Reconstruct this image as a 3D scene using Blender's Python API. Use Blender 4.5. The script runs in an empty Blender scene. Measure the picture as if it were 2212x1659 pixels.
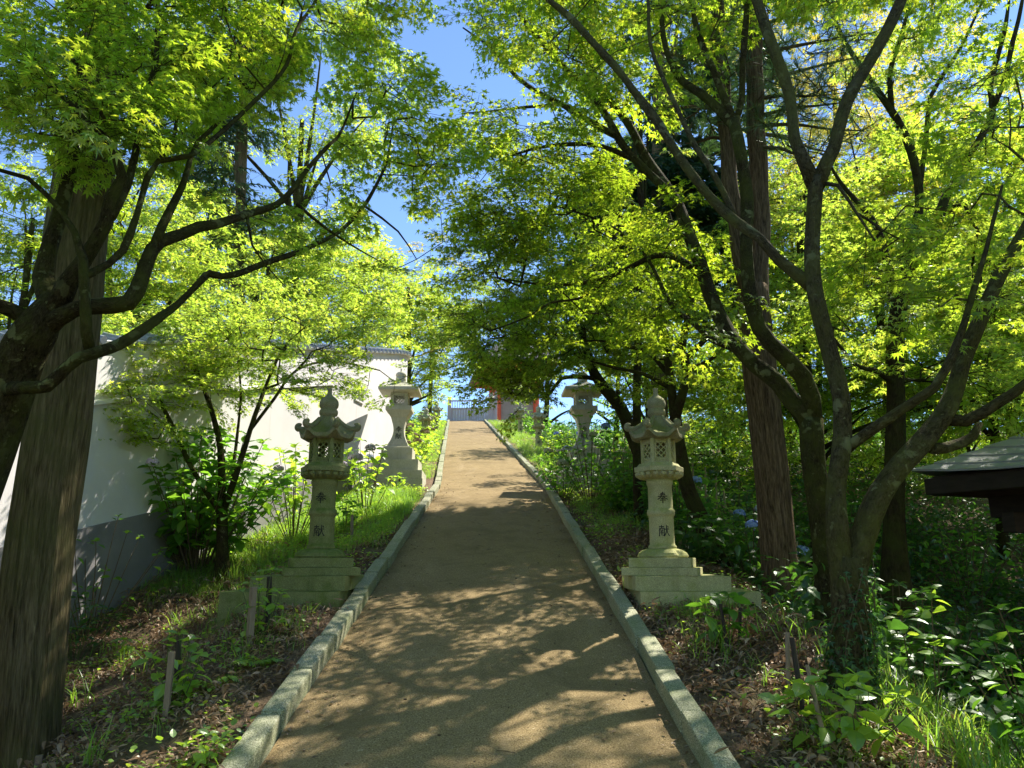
import bpy, bmesh, math
import numpy as np
from mathutils import Vector

R = math.radians
S = bpy.context.scene
C = S.collection
rng = np.random.default_rng(11)

# ---------------------------------------------------------------- camera, sky, sun, exposure
PITCH, FPX = R(13.2), 1609.0
CAM = np.array([0.0, 0.0, 1.6])
cd = bpy.data.cameras.new('camera')
cam = bpy.data.objects.new('camera', cd)
C.objects.link(cam)
cam.location = CAM
cam.rotation_euler = (R(90) + PITCH, 0, 0)
cd.sensor_width = 36.0
cd.lens = FPX / 2212 * 36
cd.clip_start = 0.05
cd.clip_end = 3000
S.camera = cam

SUN_EL, SUN_AZ = R(50), R(42)          # azimuth measured from straight up the path towards the right
wd = bpy.data.worlds.new('World')
S.world = wd
wd.use_nodes = True
wn = wd.node_tree
sky = wn.nodes.new('ShaderNodeTexSky')
sky.sky_type = 'NISHITA'
sky.sun_disc = False
sky.sun_elevation, sky.sun_rotation = SUN_EL, SUN_AZ
sky.altitude, sky.air_density, sky.dust_density, sky.ozone_density = 300, 0.85, 0.0, 5.0
wn.links.new(sky.outputs[0], wn.nodes['Background'].inputs[0])
wn.nodes['Background'].inputs[1].default_value = 0.11
sd = bpy.data.lights.new('sun', 'SUN')
sd.energy, sd.angle, sd.color = 4.6, R(0.55), (1.0, 0.93, 0.80)
sun = bpy.data.objects.new('sun', sd)
C.objects.link(sun)
SUND = Vector((math.cos(SUN_EL) * math.sin(SUN_AZ), math.cos(SUN_EL) * math.cos(SUN_AZ), math.sin(SUN_EL)))
sun.rotation_euler = SUND.to_track_quat('Z', 'Y').to_euler()
sun.location = (20, 20, 40)
S.view_settings.view_transform = 'Standard'
S.view_settings.look = 'None'
S.view_settings.gamma = 1.0
S.view_settings.exposure = 1.36
S.cycles.max_bounces = 6
S.cycles.diffuse_bounces = 4
S.cycles.glossy_bounces = 2
S.cycles.transmission_bounces = 4
S.cycles.sample_clamp_indirect = 6.0
S.cycles.use_denoising = True
S.cycles.caustics_reflective = False
S.cycles.caustics_refractive = False

# ---------------------------------------------------------------- survey helpers
CP, SP = math.cos(PITCH), math.sin(PITCH)

def P(px, py, Y):
    """A point of the place at forward distance Y, read off the survey photograph (2212 x 1659)."""
    u, v = np.asarray(px, float) - 1106.0, 829.5 - np.asarray(py, float)
    fw, up = FPX * CP - v * SP, FPX * SP + v * CP
    Y = np.asarray(Y, float) + 0 * u
    return np.stack([u / fw * Y, Y, CAM[2] + up / fw * Y], -1)

def W(wpx, py, Y):
    v = 829.5 - py
    return wpx * Y / (FPX * CP - v * SP)

def PX(pts):
    p = np.asarray(pts, float) - CAM
    d = p[..., 1] * CP + p[..., 2] * SP
    up = -p[..., 1] * SP + p[..., 2] * CP
    d = np.maximum(d, 1e-3)
    return 1106 + FPX * p[..., 0] / d, 829.5 - FPX * up / d

def sstep(a, b, x):
    t = np.clip((np.asarray(x, float) - a) / (b - a), 0, 1)
    return t * t * (3 - 2 * t)

# ---------------------------------------------------------------- objects
def thing(name, label, cat, loc=(0, 0, 0), group=None, rz=0.0):
    o = bpy.data.objects.new(name, None)
    C.objects.link(o)
    o.location = loc
    o.rotation_euler = (0, 0, rz)
    o.empty_display_size = 0.2
    return tag(o, label, cat, group)

def tag(o, label=None, cat=None, group=None, kind=None):
    if label: o['label'] = label
    if cat: o['category'] = cat
    if group: o['group'] = group
    if kind: o['kind'] = kind
    return o

def wloc(o):
    v = Vector((0, 0, 0))
    while o is not None:
        v += o.location
        o = o.parent
    return np.array(v)

def mesh(name, V, faces, mat, parent=None, uv=None, smooth=False, local=False, base=None):
    """faces: list of (n,k) index arrays.  V in world space unless local."""
    V = np.asarray(V, np.float32).reshape(-1, 3)
    faces = [np.asarray(f, np.int32) for f in (faces if isinstance(faces, list) else [faces]) if len(f)]
    off = np.zeros(3)
    if parent is not None and not local: off = wloc(parent)
    if base is not None: off = np.asarray(base, float)
    me = bpy.data.meshes.new(name)
    me.vertices.add(len(V))
    me.vertices.foreach_set('co', (V - off).astype(np.float32).ravel())
    li = np.concatenate([f.ravel() for f in faces])
    st, s = [], 0
    for f in faces:
        st.append(s + np.arange(len(f)) * f.shape[1])
        s += f.size
    st = np.concatenate(st)
    me.loops.add(len(li))
    me.loops.foreach_set('vertex_index', li.astype(np.int32))
    me.polygons.add(len(st))
    me.polygons.foreach_set('loop_start', st.astype(np.int32))
    if uv is not None:
        ul = me.uv_layers.new(name='UVMap')
        ul.data.foreach_set('uv', np.asarray(uv, np.float32)[li].ravel())
    me.update(calc_edges=True)
    me.polygons.foreach_set('use_smooth', np.full(len(st), bool(smooth)))
    if mat is not None: me.materials.append(mat)
    o = bpy.data.objects.new(name, me)
    C.objects.link(o)
    if parent is not None: o.parent = parent
    elif base is not None: o.location = base
    return o

class Geo:
    """Collects vertices and faces of one mesh."""
    def __init__(s): s.V, s.F, s.UV, s.n = [], {}, [], 0
    def add(s, V, *faces, uv=None):
        V = np.asarray(V, float).reshape(-1, 3)
        for f in faces:
            f = np.asarray(f, np.int64)
            if len(f): s.F.setdefault(f.shape[1], []).append(f + s.n)
        s.V.append(V)
        s.UV.append(np.zeros((len(V), 2)) if uv is None else uv)
        s.n += len(V)
    def build(s, name, mat, parent=None, **k):
        return mesh(name, np.concatenate(s.V), [np.concatenate(f) for f in s.F.values()], mat, parent, uv=np.concatenate(s.UV), **k)

def box_v(c, sz, rz=0.0, bev=0.0, taper=1.0):
    """A block with chamfered edges: vertices, quads, triangles."""
    bm = bmesh.new()
    bmesh.ops.create_cube(bm, size=1.0)
    for v in bm.verts:
        k = taper if v.co.z > 0 else 1.0
        v.co = Vector((v.co.x * sz[0] * k, v.co.y * sz[1] * k, v.co.z * sz[2]))
    if bev > 0:
        bmesh.ops.bevel(bm, geom=list(bm.edges), offset=bev, segments=2, affect='EDGES', profile=0.6)
    ca, sa = math.cos(rz), math.sin(rz)
    bm.verts.index_update()
    V = np.array([[v.co.x * ca - v.co.y * sa + c[0], v.co.x * sa + v.co.y * ca + c[1], v.co.z + c[2]] for v in bm.verts])
    Q = [[v.index for v in f.verts] for f in bm.faces if len(f.verts) == 4]
    T = [[v.index for v in f.verts] for f in bm.faces if len(f.verts) == 3]
    bm.free()
    return V, np.array(Q).reshape(-1, 4), np.array(T).reshape(-1, 3)

def box(g, c, sz, rz=0.0, bev=0.0, taper=1.0):
    V, Q, T = box_v(c, sz, rz, bev, taper)
    g.add(V, Q, T)

def loft(g, rings, cap0=True, cap1=True):
    """rings: list of (n,3) arrays of the same n, joined by quads and capped with fans."""
    n = len(rings[0])
    V = np.concatenate(rings)
    m = len(rings)
    i = np.arange(n)
    Q = np.concatenate([np.stack([k * n + i, k * n + (i + 1) % n, (k + 1) * n + (i + 1) % n, (k + 1) * n + i], 1) for k in range(m - 1)])
    Vx, T = [V], []
    nn = len(V)
    if cap0:
        Vx.append(rings[0].mean(0)[None]); T.append(np.stack([(i + 1) % n, i, np.full(n, nn)], 1)); nn += 1
    if cap1:
        Vx.append(rings[-1].mean(0)[None]); T.append(np.stack([(m - 1) * n + i, (m - 1) * n + (i + 1) % n, np.full(n, nn)], 1)); nn += 1
    g.add(np.concatenate(Vx), Q, np.concatenate(T) if T else np.zeros((0, 3), int))

def ring(n, r, z, c=(0, 0), rot=0.0, poly=0):
    a = np.arange(n) / n * 2 * math.pi + rot
    if poly:
        seg = 2 * math.pi / poly
        b = (np.arange(n) / n * 2 * math.pi) % seg - seg / 2
        rr = r * math.cos(seg / 2) / np.cos(b)
    else:
        rr = np.full(n, r)
    return np.stack([c[0] + rr * np.cos(a), c[1] + rr * np.sin(a), np.full(n, z)], 1)

def crom(pts, step):
    """Catmull-Rom resampling of (n,k) rows."""
    p = np.asarray(pts, float)
    if len(p) < 3:
        m = max(2, int(np.linalg.norm(p[-1, :3] - p[0, :3]) / step) + 1)
        t = np.linspace(0, 1, m)[:, None]
        return p[0] * (1 - t) + p[-1] * t
    q = np.vstack([2 * p[0] - p[1], p, 2 * p[-1] - p[-2]])
    out = []
    for i in range(1, len(q) - 2):
        a, b, c, d = q[i - 1], q[i], q[i + 1], q[i + 2]
        m = max(1, int(np.linalg.norm(c[:3] - b[:3]) / step))
        t = (np.arange(m) / m)[:, None]
        out.append(0.5 * (2 * b + (c - a) * t + (2 * a - 5 * b + 4 * c - d) * t ** 2 + (3 * b - a - 3 * c + d) * t ** 3))
    out.append(p[-1:])
    return np.concatenate(out)

def tube(g, pts, rad, m=8, flute=0.0, seed=0, lump=0.0, cap=False):
    pts = np.asarray(pts, float)
    n = len(pts)
    rad = np.broadcast_to(np.asarray(rad, float), (n,))
    t = np.gradient(pts, axis=0)
    t /= np.linalg.norm(t, axis=1)[:, None] + 1e-12
    ref = np.array([0.0, 1.0, 0.0]) if abs(t[0, 1]) < 0.85 else np.array([1.0, 0, 0])
    a = np.cross(t, ref); a /= np.linalg.norm(a, axis=1)[:, None] + 1e-9
    b = np.cross(t, a)
    th = np.arange(m + 1) / m * 2 * math.pi
    th[-1] = 0
    rr = np.ones((n, m + 1)) * rad[:, None]
    ln = np.concatenate([[0], np.cumsum(np.linalg.norm(np.diff(pts, axis=0), axis=1))])
    if flute or lump:
        r2 = np.random.default_rng(seed)
        f = np.zeros((n, m + 1))
        for k in range(14):
            w = r2.integers(5, 22)
            f += r2.normal() * np.cos(w * th[None] + r2.uniform(0, 6.28) + ln[:, None] * r2.normal(0, .7)) / w ** .5 * flute
        for k in range(6):
            f += lump * r2.normal() * np.cos(r2.integers(1, 4) * th[None] + r2.uniform(0, 6.28) + ln[:, None] * r2.uniform(2, 9) * (0.1 / max(rad.max(), .02)) ** .3)
        rr = rr * (1 + f)
    V = pts[:, None] + rr[..., None] * (np.cos(th)[None, :, None] * a[:, None] + np.sin(th)[None, :, None] * b[:, None])
    uv = np.stack([np.broadcast_to(np.arange(m + 1) / m * 6.283 * max(rad.max(), .004), (n, m + 1)), np.broadcast_to(ln[:, None], (n, m + 1))], -1).reshape(-1, 2)
    i, j = np.meshgrid(np.arange(n - 1), np.arange(m), indexing='ij')
    i, j = i.ravel(), j.ravel()
    Q = np.stack([i * (m + 1) + j, i * (m + 1) + j + 1, (i + 1) * (m + 1) + j + 1, (i + 1) * (m + 1) + j], 1)
    T = np.zeros((0, 3), int)
    V = V.reshape(-1, 3)
    if cap:
        V = np.vstack([V, pts[-1:], pts[:1]])
        uv = np.vstack([uv, uv[-1:], uv[:1]])
        k = n * (m + 1)
        jj = np.arange(m)
        T = np.vstack([np.stack([(n - 1) * (m + 1) + jj, (n - 1) * (m + 1) + jj + 1, np.full(m, k)], 1), np.stack([jj + 1, jj, np.full(m, k + 1)], 1)])
    g.add(V, Q, T, uv=uv)

# ---------------------------------------------------------------- materials
class NT:
    def __init__(s, name):
        s.m = bpy.data.materials.new(name)
        s.m.use_nodes = True
        s.t = s.m.node_tree
        s.bsdf = s.t.nodes['Principled BSDF']
        s.out = s.t.nodes['Material Output']
    def n(s, ty, **k):
        x = s.t.nodes.new(ty)
        for a, v in k.items(): setattr(x, a, v)
        return x
    def l(s, a, b): s.t.links.new(a, b)
    def coord(s, kind='Object', scale=(1, 1, 1)):
        tc, mp = s.n('ShaderNodeTexCoord'), s.n('ShaderNodeMapping')
        mp.inputs['Scale'].default_value = scale
        s.l(tc.outputs[kind], mp.inputs[0])
        return mp.outputs[0]
    def noise(s, vec, scale, detail=5, rough=.6, dist=0.0):
        x = s.n('ShaderNodeTexNoise')
        x.inputs['Scale'].default_value, x.inputs['Detail'].default_value = scale, detail
        x.inputs['Roughness'].default_value, x.inputs['Distortion'].default_value = rough, dist
        if vec is not None: s.l(vec, x.inputs['Vector'])
        return x.outputs['Fac']
    def ramp(s, fac, stops):
        x = s.n('ShaderNodeValToRGB')
        e = x.color_ramp.elements
        while len(e) < len(stops): e.new(0.5)
        for k, (p, c) in enumerate(stops):
            e[k].position = p
            e[k].color = (*c, 1) if len(c) == 3 else c
        s.l(fac, x.inputs[0])
        return x.outputs[0]
    def mix(s, fac, a, b, blend='MIX'):
        x = s.n('ShaderNodeMix', data_type='RGBA', blend_type=blend)
        for sock, v in ((x.inputs[0], fac), (x.inputs[6], a), (x.inputs[7], b)):
            if isinstance(v, (int, float)): sock.default_value = v
            elif isinstance(v, tuple): sock.default_value = (*v, 1)
            else: s.l(v, sock)
        return x.outputs[2]
    def math(s, op, a, b=0.5, clamp=False):
        x = s.n('ShaderNodeMath', operation=op, use_clamp=clamp)
        for sock, v in ((x.inputs[0], a), (x.inputs[1], b)):
            if isinstance(v, (int, float)): sock.default_value = v
            else: s.l(v, sock)
        return x.outputs[0]
    def bump(s, h, strength=.5, dist=.02, prev=None):
        x = s.n('ShaderNodeBump')
        x.inputs['Strength'].default_value, x.inputs['Distance'].default_value = strength, dist
        s.l(h, x.inputs['Height'])
        if prev is not None: s.l(prev, x.inputs['Normal'])
        return x.outputs[0]
    def fin(s, col=None, rough=.85, nrm=None, spec=.3):
        if col is not None:
            if isinstance(col, tuple): s.bsdf.inputs['Base Color'].default_value = (*col, 1)
            else: s.l(col, s.bsdf.inputs['Base Color'])
        if isinstance(rough, (int, float)): s.bsdf.inputs['Roughness'].default_value = rough
        else: s.l(rough, s.bsdf.inputs['Roughness'])
        s.bsdf.inputs['Specular IOR Level'].default_value = spec
        if nrm is not None: s.l(nrm, s.bsdf.inputs['Normal'])
        return s.m
    def up(s):
        g, x = s.n('ShaderNodeNewGeometry'), s.n('ShaderNodeSeparateXYZ')
        s.l(g.outputs['Normal'], x.inputs[0])
        return x.outputs[2]

def m_bark(name, dark, mid, light, su, sv, bump=.7, moss=None, lichen=None, msc=3.0, plates=False):
    t = NT(name)
    uv = t.coord('UV', (su, sv, 1))
    o = t.coord('Object')
    a = t.noise(uv, 1.0, 7, .68, 1.1)
    b = t.noise(uv, 3.4, 5, .65, .5)
    col = t.ramp(a, [(.36, dark), (.5, mid), (.66, light)])
    col = t.mix(.4, col, t.ramp(b, [(.38, dark), (.62, light)]))
    h = t.math('ADD', a, t.math('MULTIPLY', b, .35))
    if plates:
        v = t.n('ShaderNodeTexVoronoi', feature='DISTANCE_TO_EDGE')
        v.inputs['Scale'].default_value = 1.0
        t.l(t.coord('UV', (22, 9, 1)), v.inputs['Vector'])
        e = t.ramp(v.outputs['Distance'], [(.02, (0, 0, 0)), (.16, (1, 1, 1))])
        col = t.mix(t.math('MULTIPLY', t.math('SUBTRACT', 1.0, e), .55), col, dark)
        h = t.math('ADD', h, t.math('MULTIPLY', e, .5))
    if lichen:
        f = t.ramp(t.noise(o, 9, 5, .55, .4), [(.58, (0, 0, 0)), (.63, (1, 1, 1))])
        f2 = t.math('MULTIPLY', f, t.ramp(t.noise(o, 2.2, 2), [(.4, (0, 0, 0)), (.6, (1, 1, 1))]))
        col = t.mix(t.math('MULTIPLY', f2, .8), col, lichen)
        f3 = t.ramp(t.noise(o, 34, 3, .5), [(.66, (0, 0, 0)), (.7, (1, 1, 1))])
        col = t.mix(t.math('MULTIPLY', f3, .5), col, lichen)
    if moss:
        f = t.ramp(t.noise(o, msc, 6, .7), [(.42, (0, 0, 0)), (.62, (1, 1, 1))])
        col = t.mix(t.math('MULTIPLY', f, .75), col, moss)
    return t.fin(col, .9, t.bump(h, bump, .04), .06)

def m_leaf(name, refl, trans, gloss=.05, var=.35, hue2=None, pick=.5):
    """Thin leaf: reflects and lets light through; each leaf a little different."""
    t = NT(name)
    g = t.n('ShaderNodeNewGeometry')
    rnd = g.outputs['Random Per Island']
    br = t.n('ShaderNodeMapRange')
    br.inputs[3].default_value, br.inputs[4].default_value = 1 - var, 1 + var * .6
    t.l(rnd, br.inputs[0])
    def vary(c, c2):
        col = t.mix(0.0, c, c)
        if c2 is not None:
            f = t.ramp(t.math('FRACT', t.math('MULTIPLY', rnd, 17.3)), [(pick, (0, 0, 0)), (min(1, pick + .25), (1, 1, 1))])
            o = t.noise(t.coord('Object'), .9, 2)
            f = t.math('MULTIPLY', f, t.ramp(o, [(.4, (.15, .15, .15)), (.6, (1, 1, 1))]))
            col = t.mix(f, c, c2)
        x = t.n('ShaderNodeVectorMath', operation='SCALE')
        t.l(col, x.inputs[0]); t.l(br.outputs[0], x.inputs['Scale'])
        return x.outputs[0]
    d, tr, ad = t.n('ShaderNodeBsdfDiffuse'), t.n('ShaderNodeBsdfTranslucent'), t.n('ShaderNodeAddShader')
    t.l(vary(refl, hue2[0] if hue2 else None), d.inputs[0])
    t.l(vary(trans, hue2[1] if hue2 else None), tr.inputs[0])
    t.l(d.outputs[0], ad.inputs[0]); t.l(tr.outputs[0], ad.inputs[1])
    gl, mx = t.n('ShaderNodeBsdfGlossy'), t.n('ShaderNodeMixShader')
    gl.inputs['Roughness'].default_value = .38
    gl.inputs[0].default_value = (.9, .95, .9, 1)
    mx.inputs[0].default_value = gloss
    t.l(ad.outputs[0], mx.inputs[1]); t.l(gl.outputs[0], mx.inputs[2])
    t.l(mx.outputs[0], t.out.inputs[0])
    t.t.nodes.remove(t.bsdf)
    return t.m

def m_stone(name, base, dark, light, moss=None, mossamt=.6, speck=220, bump=.25, topmoss=True):
    t = NT(name)
    o = t.coord('Object')
    col = t.ramp(t.noise(o, 2.3, 6, .65), [(.3, dark), (.52, base), (.75, light)])
    sp = t.noise(o, speck, 2, .5)
    col = t.mix(.55, col, t.ramp(sp, [(.35, tuple(x * .45 for x in base)), (.5, base), (.66, tuple(min(1, x * 1.7) for x in base))]))
    st = t.noise(t.coord('Object', (7, 7, .7)), 1.4, 5, .7)
    col = t.mix(t.math('MULTIPLY', t.ramp(st, [(.5, (0, 0, 0)), (.72, (1, 1, 1))]), .45), col, dark)
    if moss:
        f = t.noise(o, 3.1, 7, .72)
        if topmoss: f = t.math('ADD', f, t.math('MULTIPLY', t.up(), .16))
        f = t.ramp(f, [(.5 , (0, 0, 0)), (.72, (1, 1, 1))])
        mc = t.mix(t.noise(o, 60, 3), tuple(x * .6 for x in moss), tuple(x * 1.35 for x in moss))
        col = t.mix(t.math('MULTIPLY', f, mossamt), col, mc)
    h = t.math('ADD', t.noise(o, 14, 5, .6), t.math('MULTIPLY', sp, .5))
    return t.fin(col, .88, t.bump(h, bump, .008), .25)

def m_plain(name, a, b, scale=8, rough=.8, bump=.15, speck=90, stretch=(1, 1, 1), spec=.3):
    t = NT(name)
    o = t.coord('Object', stretch)
    n1, n2 = t.noise(o, scale, 5, .6), t.noise(o, speck, 3, .6)
    col = t.mix(.3, t.ramp(n1, [(.32, a), (.68, b)]), t.ramp(n2, [(.35, a), (.65, b)]))
    return t.fin(col, rough, t.bump(t.math('ADD', n1, n2), bump, .006), spec)
# ---------------------------------------------------------------- the lie of the land
def zk(y):
    y = np.asarray(y, float)
    return np.where(y < 14.5, .209 * y, np.where(y < 42.8, 3.03 + .229 * (y - 14.5), 9.51 + .01 * (y - 42.8)))

def xc(y):
    y = np.asarray(y, float)
    return np.where(y < 14.5, -.06 - .0224 * y, -.385 - .0795 * (y - 14.5))

def bumps(x, y):
    x, y = np.asarray(x, float), np.asarray(y, float)
    return (.05 * np.sin(1.7 * x + .9 * y) + .035 * np.sin(3.1 * x - 2.3 * y + 1) + .025 * np.sin(5.7 * x + 4.1 * y + 2)
            + .015 * np.sin(11 * x - 7 * y) + .012 * np.sin(9 * y + 13 * x + 4))

def G(x, y):
    """Ground height."""
    x, y = np.asarray(x, float), np.asarray(y, float)
    d = x - xc(y)
    k = zk(np.clip(y, -6, 400))
    dl = np.interp(y, [-6, 0, 5, 7.5, 9, 12, 15, 400], [.95, .85, .66, .58, .36, .15, 0, 0])
    dr = np.interp(y, [-6, 0, 4, 8, 11, 14, 18, 400], [2.0, 2.0, 2.0, 1.9, 1.4, .7, .4, .4])
    g = k - .07
    g = g - dl * sstep(1.35, 3.1, -d) - dr * sstep(2.05, 4.9, d) - .05 * np.clip(d - 1.2, 0, 3)
    g = g + bumps(x, y) * sstep(1.2, 2.0, np.abs(d)) * .8
    for lx, a_ in ((1.55, .10), (-1.75, .07)):            # soil banked up against the near lantern plinths
        g = g + a_ * np.exp(-((x - lx) / .5) ** 2 - ((y - 5.7) / .5) ** 2)
    g = g - .10 * (1 - sstep(1.05, 1.14, np.abs(d)))
    return g

def P_ground(px, py):
    """Where the sight line through a survey point meets the ground."""
    lo = 1.5
    for Y in np.arange(1.5, 60, .02):
        p = P(px, py, Y)
        if p[2] <= float(G(p[0], p[1])):
            return np.array([p[0], p[1], float(G(p[0], p[1]))])
    return P(px, py, 10)

# spots of sun on the ground and on the things there: the crowns leave openings towards the sun above them
SUNNY = []
for px_, py_, r_s in ((830, 1400, .42), (900, 1350, .40), (960, 1320, .5), (1060, 1300, .5), (1150, 1340, .42), (1240, 1300, .5), (1180, 1395, .45), (970, 1390, .4), (1060, 1410, .42), (990, 1465, .42), (1255, 1500, .42),
                      (1150, 1510, .35), (1150, 1635, .5), (1250, 1655, .5), (1330, 1620, .4), (880, 1440, .35), (600, 1545, .4), (700, 1405, .4), (748, 1305, .4), (1270, 1110, .45), (1120, 1140, .4), (1000, 1085, .45), (1090, 1055, .5),
                      (30, 1610, .5), (110, 1540, .5), (190, 1480, .5), (270, 1430, .5), (350, 1380, .5), (430, 1335, .5), (510, 1290, .5), (440, 1590, .5), (600, 1400, .4), (250, 1340, .4), (640, 1330, .4),
                      (1420, 1450, .45), (1450, 1540, .45), (1560, 1600, .45), (1450, 1310, .5), (1400, 1370, .4), (1900, 1480, .45), (1980, 1560, .5), (2080, 1640, .5), (1650, 1480, .4), (1700, 1600, .4), (1600, 1300, .4), (1370, 1250, .4)):
    q_ = P_ground(px_, py_)
    SUNNY.append((*q_, r_s * (.52 if abs(q_[0]) < 1.1 else 1.0)))
for px_, py_, Y_, r_s in ((150, 820, 4.95, .5), (178, 960, 4.95, .5), (160, 1100, 4.95, .5), (145, 1240, 4.95, .5), (120, 1400, 4.95, .5), (1460, 1190, 6.2, .4), (1510, 1225, 6.2, .4), (1440, 980, 6.3, .35), (1990, 1300, 4.7, .5), (1870, 1550, 3.9, .5),
                          (2150, 1400, 3.8, .5), (2140, 1560, 3.7, .5), (2180, 1480, 3.8, .5), (230, 1000, 7.7, .35), (190, 1180, 7.5, .35), (300, 1080, 8.2, .35), (330, 1180, 8.6, .35), (250, 1260, 7.9, .35), (210, 880, 7.6, .35), (700, 1050, 6.4, .3), (1700, 1150, 6.9, .35), (1900, 1150, 4.9, .4)):
    SUNNY.append((*P(px_, py_, Y_), r_s * .8))
SUNNY = np.array(SUNNY)
SV = np.array(SUND)

def in_sunway(p):
    d = p[:, None] - SUNNY[None, :, :3]
    a = d @ SV
    q = np.sqrt(np.maximum((d ** 2).sum(-1) - a ** 2, 0))
    return ((a > .6) & (q < SUNNY[None, :, 3])).any(1)

# ground sheet
xs = np.concatenate([[-500, -300, -150, -80, -50, -35, -25], np.arange(-20, -7, .8), np.arange(-7, 7, .1), np.arange(7, 20, .8), [22, 27, 35, 50, 80, 150, 300, 500]])
ys = np.concatenate([[-300, -120, -50, -20, -10, -6, -4], np.arange(-2, 18, .12), np.arange(18, 46, .4), np.arange(46, 70, 2), [75, 90, 120, 180, 300, 600]])
XX, YY = np.meshgrid(xs, ys, indexing='ij')
ZZ = G(XX, YY)
nx, ny = XX.shape
I, J = np.meshgrid(np.arange(nx - 1), np.arange(ny - 1), indexing='ij')
I, J = I.ravel(), J.ravel()
FQ = np.stack([I * ny + J, (I + 1) * ny + J, (I + 1) * ny + J + 1, I * ny + J + 1], 1)
t = NT('soil')
o = t.coord('Object')
n1, n2, n3 = t.noise(o, .9, 6, .6), t.noise(o, 24, 6, .7), t.noise(o, 90, 4, .7)
col = t.ramp(n2, [(.3, (.07, .046, .03)), (.5, (.17, .115, .075)), (.7, (.31, .22, .15))])
col = t.mix(t.math('MULTIPLY', t.ramp(n3, [(.5, (0, 0, 0)), (.7, (1, 1, 1))]), .5), col, (.38, .28, .20))
col = t.mix(t.math('MULTIPLY', t.ramp(n1, [(.45, (0, 0, 0)), (.62, (1, 1, 1))]), .55), col, (.06, .085, .025))
M_SOIL = t.fin(col, .95, t.bump(t.math('ADD', n2, t.math('MULTIPLY', n3, .6)), .9, .03), .1)
tag(mesh('ground', np.stack([XX, YY, ZZ], -1).reshape(-1, 3), FQ, M_SOIL, smooth=True), kind='structure')

# path
yy = np.concatenate([np.arange(-4, 14.5, .1), np.arange(14.5, 43.6, .2), [44, 46, 49, 53]])
us = np.linspace(-1, 1, 21)
HW = np.where(yy < 14.5, 1.0, 1.0)
PXx = xc(yy)[:, None] + us[None] * HW[:, None]
PZ = (zk(yy) - .09)[:, None] + .02 * (1 - us[None] ** 2) + .006 * np.sin(3 * yy[:, None] + 5 * us[None]) + .004 * np.sin(9 * yy[:, None] - 7 * us[None])
PV = np.stack([PXx, np.broadcast_to(yy[:, None], PXx.shape), PZ], -1).reshape(-1, 3)
n, m = PXx.shape
I, J = np.meshgrid(np.arange(n - 1), np.arange(m - 1), indexing='ij'); I, J = I.ravel(), J.ravel()
t = NT('packed_sand')
o = t.coord('Object')
n1, n2, n3, n4 = t.noise(o, .7, 5, .6), t.noise(o, 6, 5, .6), t.noise(o, 130, 3, .65), t.noise(t.coord('Object', (3.5, .5, 1)), 1.0, 4, .6, .8)
col = t.ramp(n2, [(.3, (.195, .145, .070)), (.55, (.255, .19, .097)), (.75, (.31, .235, .13))])
col = t.mix(.75, col, t.ramp(n3, [(.36, (.085, .06, .028)), (.47, (.28, .205, .10)), (.6, (.37, .28, .15)), (.7, (.58, .47, .29))]))
col = t.mix(t.math('MULTIPLY', t.ramp(n1, [(.45, (0, 0, 0)), (.66, (1, 1, 1))]), .35), col, (.20, .14, .07))
col = t.mix(t.math('MULTIPLY', t.ramp(n4, [(.56, (0, 0, 0)), (.7, (1, 1, 1))]), .25), col, (.42, .33, .21))
n5 = t.noise(o, 1.9, 6, .7, .5)
col = t.mix(t.math('MULTIPLY', t.ramp(n5, [(.5, (0, 0, 0)), (.62, (1, 1, 1))]), .4), col, (.15, .11, .055))
n6 = t.noise(o, 38, 2, .5)
col = t.mix(t.math('MULTIPLY', t.ramp(n6, [(.66, (0, 0, 0)), (.72, (1, 1, 1))]), .5), col, (.11, .075, .04))
col = t.mix(t.math('MULTIPLY', t.ramp(n6, [(.26, (1, 1, 1)), (.31, (0, 0, 0))]), .4), col, (.62, .52, .38))
tag(mesh('path', PV, np.stack([I * m + J, I * m + J + 1, (I + 1) * m + J + 1, (I + 1) * m + J], 1),
         t.fin(col, .95, t.bump(t.math('ADD', n3, t.math('MULTIPLY', n2, .5)), .7, .012), .1), smooth=True), kind='structure')

# kerbs: 0.6 m granite blocks, small steps and gaps between them
t = NT('kerb_granite')
o = t.coord('Object')
sp = t.noise(o, 170, 2, .5)
col = t.ramp(sp, [(.33, (.07, .07, .04)), (.46, (.25, .25, .165)), (.58, (.37, .37, .26)), (.68, (.58, .57, .44))])
col = t.mix(t.math('MULTIPLY', t.ramp(t.noise(o, 2.1, 6, .7), [(.42, (0, 0, 0)), (.65, (1, 1, 1))]), .65), col, (.14, .18, .07))
M_KERB = t.fin(col, .85, t.bump(sp, .35, .004), .25)
for side, nm in ((-1, 'kerb'), (1, 'kerb')):
    g = Geo()
    y = -3.2
    while y < 43.3:
        L = .594
        yc = y + L / 2
        sl = .209 if yc < 14.5 else .229
        yaw = math.atan(.0224 if yc < 14.5 else .082)
        wob = rng.normal(0, .006)
        V, Q, T = box_v((0, 0, 0), (.118, L * rng.uniform(.982, .996), .26), 0, .017)
        V[:, 2] += V[:, 1] * (sl + rng.normal(0, .008)) - .12 + rng.normal(0, .005)
        ya = yaw + rng.normal(0, .006)
        x = V[:, 0] * math.cos(ya) - V[:, 1] * math.sin(ya); yv = V[:, 0] * math.sin(ya) + V[:, 1] * math.cos(ya)
        hw = 1.0
        g.add(np.stack([x + xc(yc) + side * (hw + .060) + wob, yv + yc, V[:, 2] + zk(yc)], 1), Q, T)
        y += .603
    tag(g.build(nm, M_KERB), kind='structure')
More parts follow.
